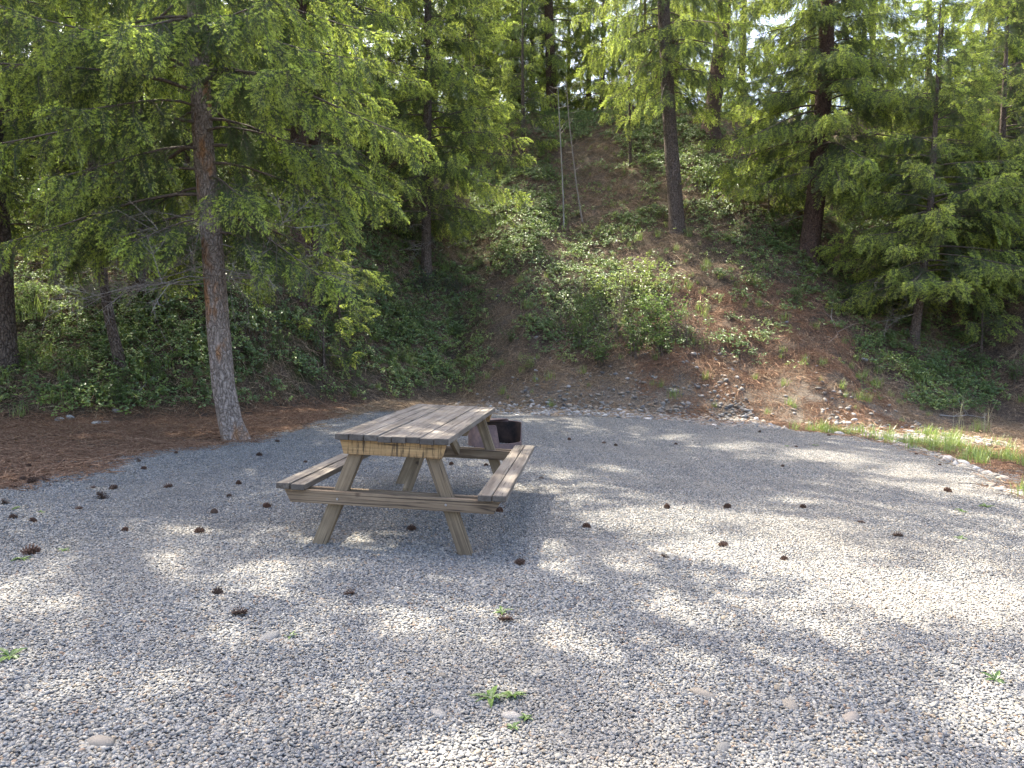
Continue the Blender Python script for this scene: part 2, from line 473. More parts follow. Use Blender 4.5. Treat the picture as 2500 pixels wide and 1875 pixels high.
# where the loose mineral soil of the cut bank is bare, where moss and herbs grow
soilm = np.exp(-((gd - .55) / .75) ** 2) * ss(-1.6, .2, GX) * (1 - ss(8.5, 10, GX))
soilm = np.maximum(soilm, .45 * np.exp(-((GX + .35 - .3 * np.sin(gd * .9)) / .45) ** 2) * ss(-.6, .3, gd) * (1 - ss(2.5, 5, gd)))
soilm = np.clip(soilm + .25 * fbm(GX, GY, 2.2) * (soilm > .08), 0, 1)
soilm = np.maximum(soilm, .3 * ss(5, 10, gd))
greenm = np.clip((1 - ss(-2.0, .5, GX)) * ss(.1, 1.0, gd) + .35 * ss(3, 6, gd), 0, 1)
nx, ny = len(xs), len(ys)
ii = (np.arange(ny - 1)[:, None] * nx + np.arange(nx - 1)[None]).ravel()
GF = np.stack([ii, ii + 1, ii + nx + 1, ii + nx], 1)
gm = make_mesh('ground', np.stack([GX.ravel(), GY.ravel(), GZ.ravel()], 1), GF, [M['ground']], smooth=True,
               attrs={'soil': soilm.ravel(), 'green': greenm.ravel()})
link('ground', gm, kind='structure', label='forest floor rising into a steep wooded bank of soil and needles')

# gravel pad: outline from the photograph, laid on the ground
pad_px = [(0, 1192), (110, 1166), (260, 1130), (400, 1102), (545, 1086), (660, 1062), (760, 1035), (880, 1012), (1050, 1004), (1250, 1010), (1450, 1018), (1600, 1026), (1750, 1043), (1900, 1051), (2050, 1062), (2150, 1074), (2230, 1098), (2330, 1130), (2420, 1166), (2500, 1214)]
pad = [on_plane(*p) for p in pad_px]
pad = [(-11, -9), (-9.5, -2), (-7.2, 4.2)] + pad + [(6.3, 4.0), (7.4, -2), (9, -9)]
PADP = np.array(pad)
def poly_sdf(x, y, P=PADP):
    """signed distance, positive inside"""
    x = np.asarray(x, float); y = np.asarray(y, float)
    best = np.full(x.shape, 1e9); ins = np.zeros(x.shape, bool)
    for (ax, ay), (bx, by) in zip(P, np.roll(P, -1, 0)):
        dx, dy = bx - ax, by - ay
        t = np.clip(((x - ax) * dx + (y - ay) * dy) / (dx * dx + dy * dy), 0, 1)
        best = np.minimum(best, np.hypot(x - ax - t * dx, y - ay - t * dy))
        cr = ((ay > y) != (by > y)) & (x < (bx - ax) * (y - ay) / (by - ay + 1e-12) + ax)
        ins ^= cr
    return np.where(ins, best, -best)
px_ = axis_pts([(-11, -8, .5), (-8, 9, .12), (9, 9.6, .3)]); py_ = axis_pts([(-9, 0, .5), (0, 17.5, .12)])
PX, PY = np.meshgrid(px_, py_)
sdf = poly_sdf(PX, PY) + .16 * fbm(PX, PY, 1.6)
keep = sdf > -.02
PZ = terrain(PX, PY) + .016 * ss(0, .35, sdf) + .004
n2x, n2y = len(px_), len(py_)
ii = (np.arange(n2y - 1)[:, None] * n2x + np.arange(n2x - 1)[None]).ravel()
PF = np.stack([ii, ii + 1, ii + n2x + 1, ii + n2x], 1)
PF = PF[keep.ravel()[PF].all(1)]
used = np.unique(PF); remap = np.full(n2x * n2y, -1); remap[used] = np.arange(len(used))
pm = make_mesh('gravel_pad', np.stack([PX.ravel(), PY.ravel(), PZ.ravel()], 1)[used], remap[PF], [M['padbase']], smooth=True)
link('gravel_pad', pm, kind='structure', label='level pad of pale grey pea gravel at the foot of the bank')
def pad_z(x, y):
    return float(terrain(x, y)) + .02

# pebbles: tiles of real little stones
import bmesh
def ico(sub):
    bm = bmesh.new(); bmesh.ops.create_icosphere(bm, subdivisions=sub, radius=1)
    V = np.array([v.co[:] for v in bm.verts]); Fc = np.array([[v.index for v in f.verts] for f in bm.faces]); bm.free()
    return V, Fc
IV1, IF1 = ico(1); IV2, IF2 = ico(2)
PEB = np.array([(.17, .18, .20), (.24, .255, .285), (.30, .31, .325), (.36, .355, .345), (.42, .405, .375), (.50, .49, .47), (.36, .31, .25), (.11, .115, .13), (.30, .22, .17), (.27, .285, .30)])
PEB = PEB * np.array([.62, .588, .52])
PEBP = np.array([.13, .20, .18, .14, .11, .08, .05, .06, .015, .035]); PEBP /= PEBP.sum()
def pebble_patch(name, size, n, seed, V0, F0, soft=False, rmin=.0046, rmax=.0108):
    r = np.random.default_rng(seed)
    if soft:
        a = r.uniform(0, 2 * np.pi, n); q = size * np.sqrt(r.uniform(0, 1, n)) * r.uniform(.5, 1, n)
        cx, cy = q * np.cos(a), q * np.sin(a)
    else:
        g = int(math.sqrt(n)); n = g * g
        gx, gy = np.meshgrid((np.arange(g) + .5) / g - .5, (np.arange(g) + .5) / g - .5)
        cx = (gx.ravel() + r.uniform(-.5, .5, n) / g) * size * 1.05; cy = (gy.ravel() + r.uniform(-.5, .5, n) / g) * size * 1.05
    rad = rmin + (rmax - rmin) * r.beta(1.6, 3.2, n)
    rad[r.random(n) < .012] *= 1.7
    S = np.stack([rad * r.uniform(.95, 1.4, n), rad * r.uniform(.75, 1, n), rad * r.uniform(.42, .72, n)], 1)
    th = r.uniform(0, 2 * np.pi, n); tx = r.normal(0, .32, n); ty = r.normal(0, .32, n)
    V = V0[None] * S[:, None]
    V = V * (1 + .16 * np.sin(V0[None] * 2.6 * r.uniform(.6, 1.4, (n, 1, 3)) + r.uniform(0, 6, (n, 1, 3))))
    c, s = np.cos(tx)[:, None], np.sin(tx)[:, None]
    V = np.stack([V[..., 0], V[..., 1] * c - V[..., 2] * s, V[..., 1] * s + V[..., 2] * c], -1)
    c, s = np.cos(ty)[:, None], np.sin(ty)[:, None]
    V = np.stack([V[..., 0] * c + V[..., 2] * s, V[..., 1], -V[..., 0] * s + V[..., 2] * c], -1)
    c, s = np.cos(th)[:, None], np.sin(th)[:, None]
    V = np.stack([V[..., 0] * c - V[..., 1] * s, V[..., 0] * s + V[..., 1] * c, V[..., 2]], -1)
    V = V + np.stack([cx, cy, r.uniform(0, .011, n)], 1)[:, None]
    col = PEB[r.choice(len(PEB), n, p=PEBP)] * r.uniform(.8, 1.2, (n, 1)) 
    A = np.concatenate([np.repeat(col, len(V0), 0), np.ones((n * len(V0), 1))], 1)
    Fc = (F0[None] + (np.arange(n) * len(V0))[:, None, None]).reshape(-1, 3)
    return make_mesh(name, V.reshape(-1, 3), Fc, [M['pebble']], smooth=True, attrs={'col': A})
TS = .4
near = [source('pebble_tile_near', pebble_patch('pebble_tile_near', TS, 2400, 20 + k, IV2, IF2)) for k in range(4)]
far = [source('pebble_tile_far', pebble_patch('pebble_tile_far', TS, 2300, 40 + k, IV1, IF1)) for k in range(4)]
clus = [source('pebble_cluster', pebble_patch('pebble_cluster', .16, 70, 60 + k, IV1, IF1, True)) for k in range(3)]
stray = [source('pebble_stray', pebble_patch('pebble_stray', .16, 9, 70 + k, IV1, IF1, True, .008, .018)) for k in range(3)]
ng_gravel = gn_instances('gravel_pieces', near + far + clus + stray)
tx_, ty_ = np.meshgrid(np.arange(-8, 9.6, TS), np.arange(-1.2, 17.4, TS))
tx_, ty_ = tx_.ravel(), ty_.ravel()
s_ = poly_sdf(tx_, ty_) + .16 * fbm(tx_, ty_, 1.6)
k_ = s_ > .22
tx_, ty_ = tx_[k_], ty_[k_]
slope_rot = lambda x, y: np.stack([np.arctan((terrain(x, y + .1) - terrain(x, y - .1)) / .2), np.arctan(-(terrain(x + .1, y) - terrain(x - .1, y)) / .2)], 1)
q_ = RNG.integers(0, 4, len(tx_)) * np.pi / 2
P1 = np.stack([tx_, ty_, terrain(tx_, ty_) + .019], 1)
R1 = np.stack([np.zeros_like(q_), np.zeros_like(q_), q_], 1)
R1[:, 1] = 0
# the pad leans a little: tilt each tile with it (tilt about world Y after the quarter turn)
tl = np.arctan(TILT)
def pad_up(x, y, e=.2):
    n = np.stack([-(terrain(x + e, y) - terrain(x - e, y)) / (2 * e), -(terrain(x, y + e) - terrain(x, y - e)) / (2 * e), np.ones_like(x)], 1)
    return n / np.linalg.norm(n, axis=1)[:, None]
E1 = np.array([(Vector((0, 0, 1)).rotation_difference(Vector(u)).to_matrix() @ Matrix.Rotation(a, 3, 'Z')).to_euler()[:] for a, u in zip(q_, pad_up(tx_, ty_))])
I1 = np.where(np.hypot(tx_, ty_) < 5.5, 0, 4) + RNG.integers(0, 4, len(tx_))
# soft rim
bx = RNG.uniform(-8, 9.5, 60000); by = RNG.uniform(-1, 17.4, 60000)
bs = poly_sdf(bx, by) + .16 * fbm(bx, by, 1.6)
kb = (bs < .45) & (bs > -.12) & (RNG.random(60000) < .75)
bx1, by1 = bx[kb], by[kb]
ks = (bs <= -.05) & (bs > -.9) & (RNG.random(60000) < .20 * np.exp(bs * 3.2))
bx2, by2 = bx[ks], by[ks]
P2 = np.stack([bx1, by1, terrain(bx1, by1) + .010], 1); P3 = np.stack([bx2, by2, terrain(bx2, by2) + .004], 1)
E23 = np.zeros((len(P2) + len(P3), 3)); E23[:, 2] = RNG.uniform(0, 6.28, len(E23))
scatter('gravel', np.concatenate([P1, P2, P3]), np.concatenate([E1, E23]), np.ones(len(P1) + len(P2) + len(P3)),
        np.concatenate([I1, 8 + RNG.integers(0, 3, len(P2)), 11 + RNG.integers(0, 3, len(P3))]), ng_gravel,
        kind='stuff', label='loose grey and tan pebbles covering the level pad', cat='gravel')

# ------------------------------------------------------------------ picnic table
def beam_mesh(name, size, mat, bevel=.004, taper=None, jitter=.0):
    bm = bmesh.new(); bmesh.ops.create_cube(bm, size=1)
    for v in bm.verts:
        v.co = Vector((v.co.x * size[0], v.co.y * size[1], v.co.z * size[2]))
        if taper and v.co.z < 0: v.co.x -= math.copysign(taper, v.co.x)
        v.co += Vector([random.uniform(-jitter, jitter) for _ in range(3)])
    bmesh.ops.bevel(bm, geom=list(bm.edges), offset=bevel, segments=2, affect='EDGES', profile=.6)
    me = bpy.data.meshes.new(name); bm.to_mesh(me); bm.free(); me.materials.append(mat)
    return me
tX, tY = -.676, 6.068
table = link('picnic_table', None, loc=(tX, tY, float(terrain(tX, tY)) + .012), rot=Euler((0, TILT, -.103)),
             label='weathered grey wooden picnic table with attached benches standing on the gravel', cat='picnic table')
L_, H_ = 2.39, .765
bw = .0885; pitch_ = .0928
for k in range(8):
    ln = L_ + random.uniform(-.014, .014)
    me = beam_mesh('table_board', (bw, ln, .040), M['top'], .005, jitter=.0012)
    o = link('table_board', me, table, loc=((k - 3.5) * pitch_ + random.uniform(-.0012, .0012), random.uniform(-.008, .008), H_ - .020 + random.uniform(-.0025, .0025)))
    o.rotation_euler = (random.uniform(-.001, .001), random.uniform(-.012, .012), random.uniform(-.0012, .0012))
hb = .425
for sx in (-1, 1):
    for k in range(2):
        me = beam_mesh('bench_board', (bw, L_ + random.uniform(-.01, .01), .040), M['bench'], .006, jitter=.0015)
        o = link('bench_board', me, table, loc=(sx * (.7085 - k * .0965), random.uniform(-.008, .008), hb - .020 + random.uniform(-.002, .002)))
        o.rotation_euler = (0, random.uniform(-.015, .015), random.uniform(-.0015, .0015))
for sy in (-1, 1):
    ye = sy * (L_ / 2 - .055)
    cl = link('top_cleat', beam_mesh('top_cleat', (.70, .040, .092), M['cleat'], .004, taper=.028), table, loc=(0, ye, H_ - .0865))
    for sx in (-1, 1):
        a = math.atan2(.265, .70)
        ll = .755
        leg = link('leg', beam_mesh('leg', (.089, .056, ll), M['leg'], .004), table,
                   loc=(sx * .364, ye - sy * .050, .342), rot=(0, -sx * a, 0))
    for side, off in (('front', 0.002), ('back', -.104)):
        bm_ = link('seat_beam', beam_mesh('seat_beam', (1.43, .040, .086), M['beam'], .004, taper=.045), table,
                   loc=(0, ye + sy * off, hb - .0855))
        if side == 'front':
            for bx_ in (-.355, .36):
                b = bmesh.new(); bmesh.ops.create_cone(b, cap_ends=True, segments=10, radius1=.009, radius2=.006, depth=.008)
                bmesh.ops.rotate(b, verts=b.verts, cent=(0, 0, 0), matrix=Matrix.Rotation(sy * -math.pi / 2, 3, 'X'))
                mb_ = bpy.data.meshes.new('bolt'); b.to_mesh(mb_); b.free(); mb_.materials.append(M['bolt'])
                link('bolt', mb_, bm_, loc=(bx_, sy * .022, random.uniform(-.01, .01)))
    # diagonal brace from the seat beam up to the middle of the top
    p0 = Vector((.058, ye - sy * .14, hb - .06)); p1 = Vector((.058, sy * .22, H_ - .05)); dd = p1 - p0
    link('brace', beam_mesh('brace', (.085, .038, dd.length), M['leg'], .004), table, loc=(p0 + p1) / 2,
         rot=dd.to_track_quat('Z', 'X').to_euler())
for yy in (0,):
    link('top_cleat', beam_mesh('top_cleat', (.66, .040, .085), M['beam'], .004, taper=.03), table, loc=(0, yy, H_ - .083))

# ------------------------------------------------------------------ fire ring
fx, fy, fz = hit(1207, 1103)
fr = .35
ring = link('fire_ring', None, loc=(fx, fy + fr, fz + .01), label='low rusty steel fire ring with a notched front beyond the table', cat='fire ring')
nseg = 96
mb = MB(); th = np.linspace(0, 2 * np.pi, nseg + 1)[:-1]
def top_h(a):
    """wall height round the ring; the front right is cut down to a low sill"""
    a = (math.degrees(a) + 360) % 360
    lo, hi, r = 272., 352., 9.0
    base = .315
    def smooth(t): t = min(1, max(0, t)); return t * t * (3 - 2 * t)
    cut = smooth((a - lo) / r) * smooth((hi - a) / r)
    return base - .235 * cut
subs = np.linspace(0, 2 * np.pi, 361)[:-1]
Vo, Vi = [], []
tops = np.array([top_h(a) for a in subs]); n = len(subs)
rings = []
for R in (fr, fr - .007):
    rings.append(np.stack([R * np.cos(subs), R * np.sin(subs), np.full(n, -.03)], 1))
    rings.append(np.stack([R * np.cos(subs), R * np.sin(subs), tops], 1))
V = np.concatenate(rings); j = np.arange(n); k = (j + 1) % n
mb.add(V, Q=np.stack([j, k, n + k, n + j], 1), m=0)
mb2 = np.stack([2 * n + k, 2 * n + j, 3 * n + j, 3 * n + k], 1)
mb.Q.append(mb2); mb.mq.append(np.full(n, 1))
mb.Q.append(np.stack([n + j, n + k, 3 * n + k, 3 * n + j], 1)); mb.mq.append(np.full(n, 0))
_ti = NT('sooty_steel'); _ti.col(_ti.ramp(_ti.noise(_ti.coord('Object'), 6, 5), [(.35, (.016, .013, .012)), (.7, (.085, .052, .038))]), .8, .2)
wall = link('ring_wall', mb.mesh('ring_wall', [M['steel'], _ti.m], False), ring)
# rolled lip along the rim
lip = MB(); rp = np.stack([(fr - .003) * np.cos(subs), (fr - .003) * np.sin(subs), tops + .002], 1)
lip.tube(np.concatenate([rp, rp[:1]]), .006, 6)
link('rim', lip.mesh('rim', [M['steel']], True), ring)
# fixed top plate over the back left of the ring
pl = MB()
aa = np.radians(np.linspace(62, 196, 30)); out = np.stack([(fr - .004) * np.cos(aa), (fr - .004) * np.sin(aa)], 1)
for zt, flip in ((.345, 0), (.337, 1)):
    pl.add(np.concatenate([out, np.zeros((30, 1)) + zt], 1))
pl.Q.append(np.array([[i, i + 1, 31 + i, 30 + i] for i in range(29)] + [[29, 0, 30, 59]])); pl.mq.append(np.zeros(30, int))
pl.T.append(np.array([[0, i, i + 1] for i in range(1, 29)] + [[30, 30 + i + 1, 30 + i] for i in range(1, 29)])); pl.mt.append(np.zeros(56, int))
link('top_plate', pl.mesh('top_plate', [M['steel']]), ring)
bk = MB()
ba = np.radians(np.linspace(60, 198, 40))
for R in (fr + .001, fr - .008):
    for z in (.30, .339): bk.add(np.stack([R * np.cos(ba), R * np.sin(ba), np.full(40, z)], 1))
bk.Q.append(np.array([[i, i + 1, 41 + i, 40 + i] for i in range(39)] + [[81 + i, 80 + i, 120 + i, 121 + i] for i in range(39)])); bk.mq.append(np.zeros(78, int))
link('back_collar', bk.mesh('back_collar', [M['steel']]), ring)
ash = MB(); aV = [[0, 0, .02]] + [[(fr - .012) * math.cos(a), (fr - .012) * math.sin(a), .012] for a in np.linspace(0, 6.283, 25)[:-1]]
ash.add(aV, T=[[0, 1 + i, 1 + (i + 1) % 24] for i in range(24)])
link('ash_bed', ash.mesh('ash_bed', [M['soot']]), ring)

# ------------------------------------------------------------------ fir foliage
def rot_about(v, ax, ang):
    return v * math.cos(ang) + np.cross(ax, v) * math.sin(ang) + ax * np.dot(ax, v) * (1 - math.cos(ang))
def spray_mesh(name, seed, L=.42, bright=1.0, droop=.3, dense=1.0, flat=.25):
    r = np.random.default_rng(seed); mb = MB()
    NV, NA = [], []
    def needles(P0, D, ln, t0):
        """needles along one straight twig; the last part is this year's growth"""
        n = max(6, int(ln / .0021 * dense)); s = r.uniform(t0, 1.02, n)
        ref = np.array([0, 0, 1.]); U = np.cross(D, ref); U /= np.linalg.norm(U) + 1e-9; W = np.cross(U, D)
        a = r.uniform(0, 2 * np.pi, n)
        rad = np.cos(a)[:, None] * U + .75 * np.sin(a)[:, None] * W
        fw = r.uniform(.35, .95, n)
        nd = D[None] * fw[:, None] + rad * (1.0 - .35 * fw[:, None]); nd /= np.linalg.norm(nd, axis=1)[:, None]
        bl = P0[None] + D[None] * (s * ln)[:, None]
        fresh = 1 - min(.075, ln * .66) / ln
        tip = np.clip((s - fresh) / .12, 0, 1) * bright
        nl = r.uniform(.017, .026, n) * (1 - .25 * (s > .95)) * (1 - .12 * tip)
        wd = np.cross(nd, r.normal(size=(n, 3))); wd /= np.linalg.norm(wd, axis=1)[:, None]
        w = (.0017 + .0009 * tip)[:, None]
        NV.append(np.stack([bl - wd * w, bl + wd * w, bl + nd * nl[:, None]], 1)); NA.append(np.repeat(tip, 3))
    N = 14
    t = np.linspace(0, 1, N)
    bend = r.uniform(-.08, .08)
    P = np.stack([bend * L * t ** 2, L * t, -droop * L * t ** 2 + .03 * L * np.sin(t * 5)], 1)
    mb.tube(P, np.linspace(.0042, .0014, N), 4, a=0)
    for i in range(N - 1):
        if t[i] > .15: needles(P[i], (P[i + 1] - P[i]) / np.linalg.norm(P[i + 1] - P[i]), np.linalg.norm(P[i + 1] - P[i]) , 0) if i < N - 4 else None
    D = P[-1] - P[-4]; ln = np.linalg.norm(D); needles(P[-4], D / ln, ln, 0)
    m = int(20 * L / .42)
    for q in range(m):
        s = .06 + .9 * (q + r.uniform(-.3, .3)) / m
        i = min(N - 2, int(s * (N - 1))); f = s * (N - 1) - i
        p = P[i] * (1 - f) + P[i + 1] * f
        ax = P[i + 1] - P[i]; ax /= np.linalg.norm(ax)
        sd_ = 1 if q % 2 else -1
        ang = r.uniform(.65, 1.0)
        side = np.cross(ax, [0, 0, 1]); side /= np.linalg.norm(side)
        d = ax * math.cos(ang) + sd_ * side * math.sin(ang) + np.array([0, 0, r.normal(-.12, flat)])
        d /= np.linalg.norm(d)
        ln = (.05 + .15 * (1 - s) ** .7 * min(1, s * 5)) * r.uniform(.7, 1.2)
        mb.tube(np.stack([p, p + d * ln]), [.002, .001], 3)
        needles(p, d, ln, .04)
        for h in range(int(ln / .06)):
            u = r.uniform(.25, .75); ps = p + d * ln * u
            dd = d * .75 + side * r.normal(0, .6) + ax * .4 + np.array([0, 0, r.normal(-.1, flat)]); dd /= np.linalg.norm(dd)
            l2 = r.uniform(.035, .07); needles(ps, dd, l2, 0)
    NV = np.concatenate(NV); NA = np.concatenate(NA)
    mb.add(NV.reshape(-1, 3), T=np.arange(len(NV) * 3).reshape(-1, 3), m=1, a=NA)
    return mb.mesh(name, [M['twig'], M['needles']], False, 'tip')
SPR = [source('fir_spray', spray_mesh('fir_spray', 100 + k, .40 + .03 * k, 1.0, .25 + .1 * k)) for k in range(4)] + \
      [source('fir_spray_old', spray_mesh('fir_spray_old', 120 + k, .42, .15, .5, .8)) for k in range(3)]
ng_spray = gn_instances('needle_sprays', SPR)
def dead_spray(seed):
    r = np.random.default_rng(seed); mb = MB()
    for q in range(9):
        p = np.array([0, r.uniform(.05, .5), 0.]); d = np.array([r.normal(0, .7), .5, r.normal(-.2, .5)]); d /= np.linalg.norm(d)
        ln = r.uniform(.12, .35); mid = p + d * ln * .5 + r.normal(0, .02, 3)
        mb.tube(np.stack([p, mid, p + d * ln + r.normal(0, .03, 3)]), [.0028, .002, .001], 3)
    mb.tube(np.array([[0, 0, 0], [0, .3, -.01], [.02, .6, -.05]]), [.005, .004, .002], 3)
    return mb.mesh('dead_spray', [M['deadtwig']])
DSP = [source('dead_spray', dead_spray(140 + k)) for k in range(3)]
ng_dead = gn_instances('dead_twigs', DSP)

def trunk_mesh(name, path, radii, mat, flare=1.6, seed=0, sides=18, dz=.16):
    """path: n x 3 polyline; noise makes it uneven"""
    r = np.random.default_rng(seed)
    P = np.asarray(path, float); z = P[:, 2]
    n = max(16, int((z[-1] - z[0]) / dz)); s = np.linspace(0, 1, n) ** 1.15
    zz = z[0] + (z[-1] - z[0]) * s
    X = np.interp(zz, z, P[:, 0]); Y = np.interp(zz, z, P[:, 1]); R = np.interp(zz, z, radii)
    ke = np.array([.25, .5, .25])
    for _ in range(3):
        X[1:-1] = np.convolve(X, ke, 'valid'); Y[1:-1] = np.convolve(Y, ke, 'valid')
    R = R * (1 + (flare - 1) * np.exp(-np.clip(zz - z[0] - .1, 0, None) / .22))
    a = np.arange(sides) * 2 * np.pi / sides
    ph = r.uniform(0, 6, 4)
    fl = np.exp(-np.clip(zz, 0, None) / .3)[:, None]
    rr = R[:, None] * (1 + .035 * np.sin(3 * a + ph[0] + 1.3 * zz[:, None]) + .025 * np.sin(5 * a + ph[1] - 2.1 * zz[:, None]) + .02 * r.normal(size=(n, sides)) * (dz > .1) + (0 if dz > .1 else .09 * (.3 - np.abs(fbm(np.cos(a) * 1.1 + 9 + .12 * zz[:, None], np.sin(a) * 1.1 + .25 * zz[:, None], 2.6))))
                       + .16 * fl * np.sin(4 * a + ph[2]))
    V = np.stack([X[:, None] + rr * np.cos(a), Y[:, None] + rr * np.sin(a), np.broadcast_to(zz[:, None], rr.shape)], -1)
    i = np.arange(n - 1)[:, None] * sides; j = np.arange(sides)[None]; k = (j + 1) % sides
    Q = np.stack([i + j, i + k, i + sides + k, i + sides + j], -1).reshape(-1, 4)
    return make_mesh(name, V.reshape(-1, 3), [Q], [mat], smooth=True)

def fir(label, base, height, r0, lo, reach, seed, path=None, mat='bark', dens=1.0, droop=.35, group=None, dead_lo=None, ndead=0, spread_top=.12, name='fir_tree', sprsc=1.0, blen_pow=.75, gap=None, step=.17, fine=False, thin=None):
    """one conifer: trunk, limbs, crown of needle sprays, dead lower twigs"""
    r = np.random.default_rng(seed)
    t = link(name, None, loc=base, label=label, cat='tree', group=group)
    if path is None:
        lx, ly = r.normal(0, .02, 2) * height
        path = [(0, 0, -.25), (lx * .25, ly * .25, height * .3), (lx * .6, ly * .6, height * .65), (lx, ly, height)]
    path = np.array(path, float)
    if path[-1, 2] < height:
        d = (path[-1] - path[-2]) / (path[-1, 2] - path[-2, 2])
        path = np.vstack([path, path[-1] + d * (height - path[-1, 2]) * np.array([.4, .4, 1])])
    rad = r0 * np.clip(1 - np.clip(path[:, 2], 0, None) / height, 0, 1) ** .8 + .008
    link('trunk', trunk_mesh('trunk', path, rad, M[mat], seed=seed, sides=56 if fine else 18, dz=.035 if fine else .16, flare=1.9 if fine else 1.6), t)
    ax = lambda z: np.array([np.interp(z, path[:, 2], path[:, 0]), np.interp(z, path[:, 2], path[:, 1]), z])
    limbs = MB(); PP, DD, SS, II = [], [], [], []
    nb = int((height - lo) / .115 * dens)
    for b in range(nb):
        f = (b + r.uniform(0, 1)) / nb
        z = lo + (height - lo) * f
        az = b * 2.399 + r.normal(0, .35)
        ln = (reach * (1 - f) ** blen_pow + spread_top) * r.uniform(.62, 1.12) * min(1, .65 + f * 4)
        hi = z > (thin or height * .5)
        if hi and r.random() < .42: continue
        rise = r.normal(.10, .10) + .5 * f
        n = 7; s = np.linspace(0, 1, n)
        out = np.array([math.cos(az), math.sin(az), 0])
        dz = ln * (rise * s - droop * (1 + .3 * (1 - f)) * s ** 1.7 + .22 * droop * s ** 4 * 1.5)
        kx = np.cross(out, [0, 0, 1]) * r.normal(0, .10) * ln
        P = ax(z) + out * (ln * s)[:, None] + kx * (s ** 2)[:, None]; P[:, 2] += dz
        br = .004 + .009 * ln
        limbs.tube(P, np.linspace(br, .003, n), 5)
        # side shoots with needle sprays
        m = max(3, int(ln * .9 / step)); t0 = .22 if ln > .9 else .1
        st = t0 + (1 - t0) * (np.arange(m) + r.uniform(0, .8, m)) / m
        for q, u in enumerate(st):
            p = np.array([np.interp(u, s, P[:, c]) for c in range(3)])
            i = min(n - 2, int(u * (n - 1))); tan = P[i + 1] - P[i]; tan /= np.linalg.norm(tan)
            sd_ = 1 if (q + b) % 2 else -1
            side = np.cross(tan, [0, 0, 1]); side /= np.linalg.norm(side)
            lat = .55 * ln * (1.03 - u) * r.uniform(.5, 1.1)
            d = tan * .75 + sd_ * side * r.uniform(.6, 1.1) + np.array([0, 0, r.normal(-.18 - droop * .5, .18)]); d /= np.linalg.norm(d)
            k = max(1, int(lat / .22))
            if lat > .35: limbs.tube(np.stack([p, p + d * lat * .5, p + d * lat + np.array([0, 0, -.05 * lat])]), [.004, .003, .002], 3)
            for h in range(k):
                if hi and r.random() < .35: continue
                w = (h + r.uniform(0, .6)) / k
                PP.append(p + d * lat * w * .95)
                dq = d + side * r.normal(0, .5) + tan * r.uniform(-.1, .5) + np.array([0, 0, r.normal(-.15, .2)])
                DD.append(dq); SS.append(r.uniform(.75, 1.15) * sprsc)
                outer = (u > .45) or (w > .5)
                II.append(r.integers(0, 4) if (outer and r.random() < .92) else r.integers(4, 7))
            if r.random() < .5:      # hanging inner shoot
                PP.append(p); DD.append(np.array([r.normal(0, .4), r.normal(0, .4), -1]) + tan * .6); SS.append(r.uniform(.7, 1.05) * sprsc); II.append(r.integers(4, 7) if u < .7 else r.integers(0, 7))
        for h in range(2):
            PP.append(P[-1] - tan * .1 * h); DD.append(P[-1] - P[-2] + r.normal(0, .05, 3) + np.array([0, 0, .02])); SS.append(r.uniform(.8, 1.1) * sprsc); II.append(r.integers(0, 4))
    PP.append(ax(height)); DD.append(np.array([0.05, 0, 1.])); SS.append(1.0 * sprsc); II.append(0)
    PP = np.array(PP); DD = np.array(DD)
    lm = link('limbs', limbs.mesh('limbs', [M['twig']], True), t, kind='stuff')
    up = np.tile([0., 0, 1.], (len(PP), 1)) + r.normal(0, .15, (len(PP), 3))
    E = frame_dir(DD, up, r.normal(0, .3, len(PP)))
    cr = scatter('crown', PP, E, SS, II, ng_spray, parent=t, kind='stuff')
    if ndead:
        dp, dd_, ds = [], [], []
        z0 = dead_lo
        dl = MB()
        for q in range(ndead):
            z = z0 + (lo + .6 - z0) * r.uniform(0, 1); az = r.uniform(0, 6.28); ln = r.uniform(.4, reach * .65)
            o = np.array([math.cos(az), math.sin(az), r.normal(-.08, .15)])
            p = ax(z); e = p + o * ln + np.array([0, 0, -.1 * ln]); mid = (p + e) / 2 + r.normal(0, .04, 3)
            dl.tube(np.stack([p, mid, e]), [.009, .006, .002], 4)
            for h in range(int(ln / .17)):
                u = r.uniform(.25, .95); dp.append(p + (e - p) * u); dd_.append(o + r.normal(0, .6, 3)); ds.append(r.uniform(.5, 1.0))
        db = link('dead_branches', dl.mesh('dead_branches', [M['deadtwig']], True), t, kind='stuff')
        dp = np.array(dp); dd_ = np.array(dd_)
        scatter('dead_twigs', dp, frame_dir(dd_, np.tile([0., 0, 1.], (len(dp), 1)), r.uniform(-3, 3, len(dp))), ds, r.integers(0, 3, len(dp)), ng_dead, parent=db, kind='stuff')
    return t
def width_at(px2, x, y):      # overview pixels -> metres at that distance
    return px2 * K / F * y

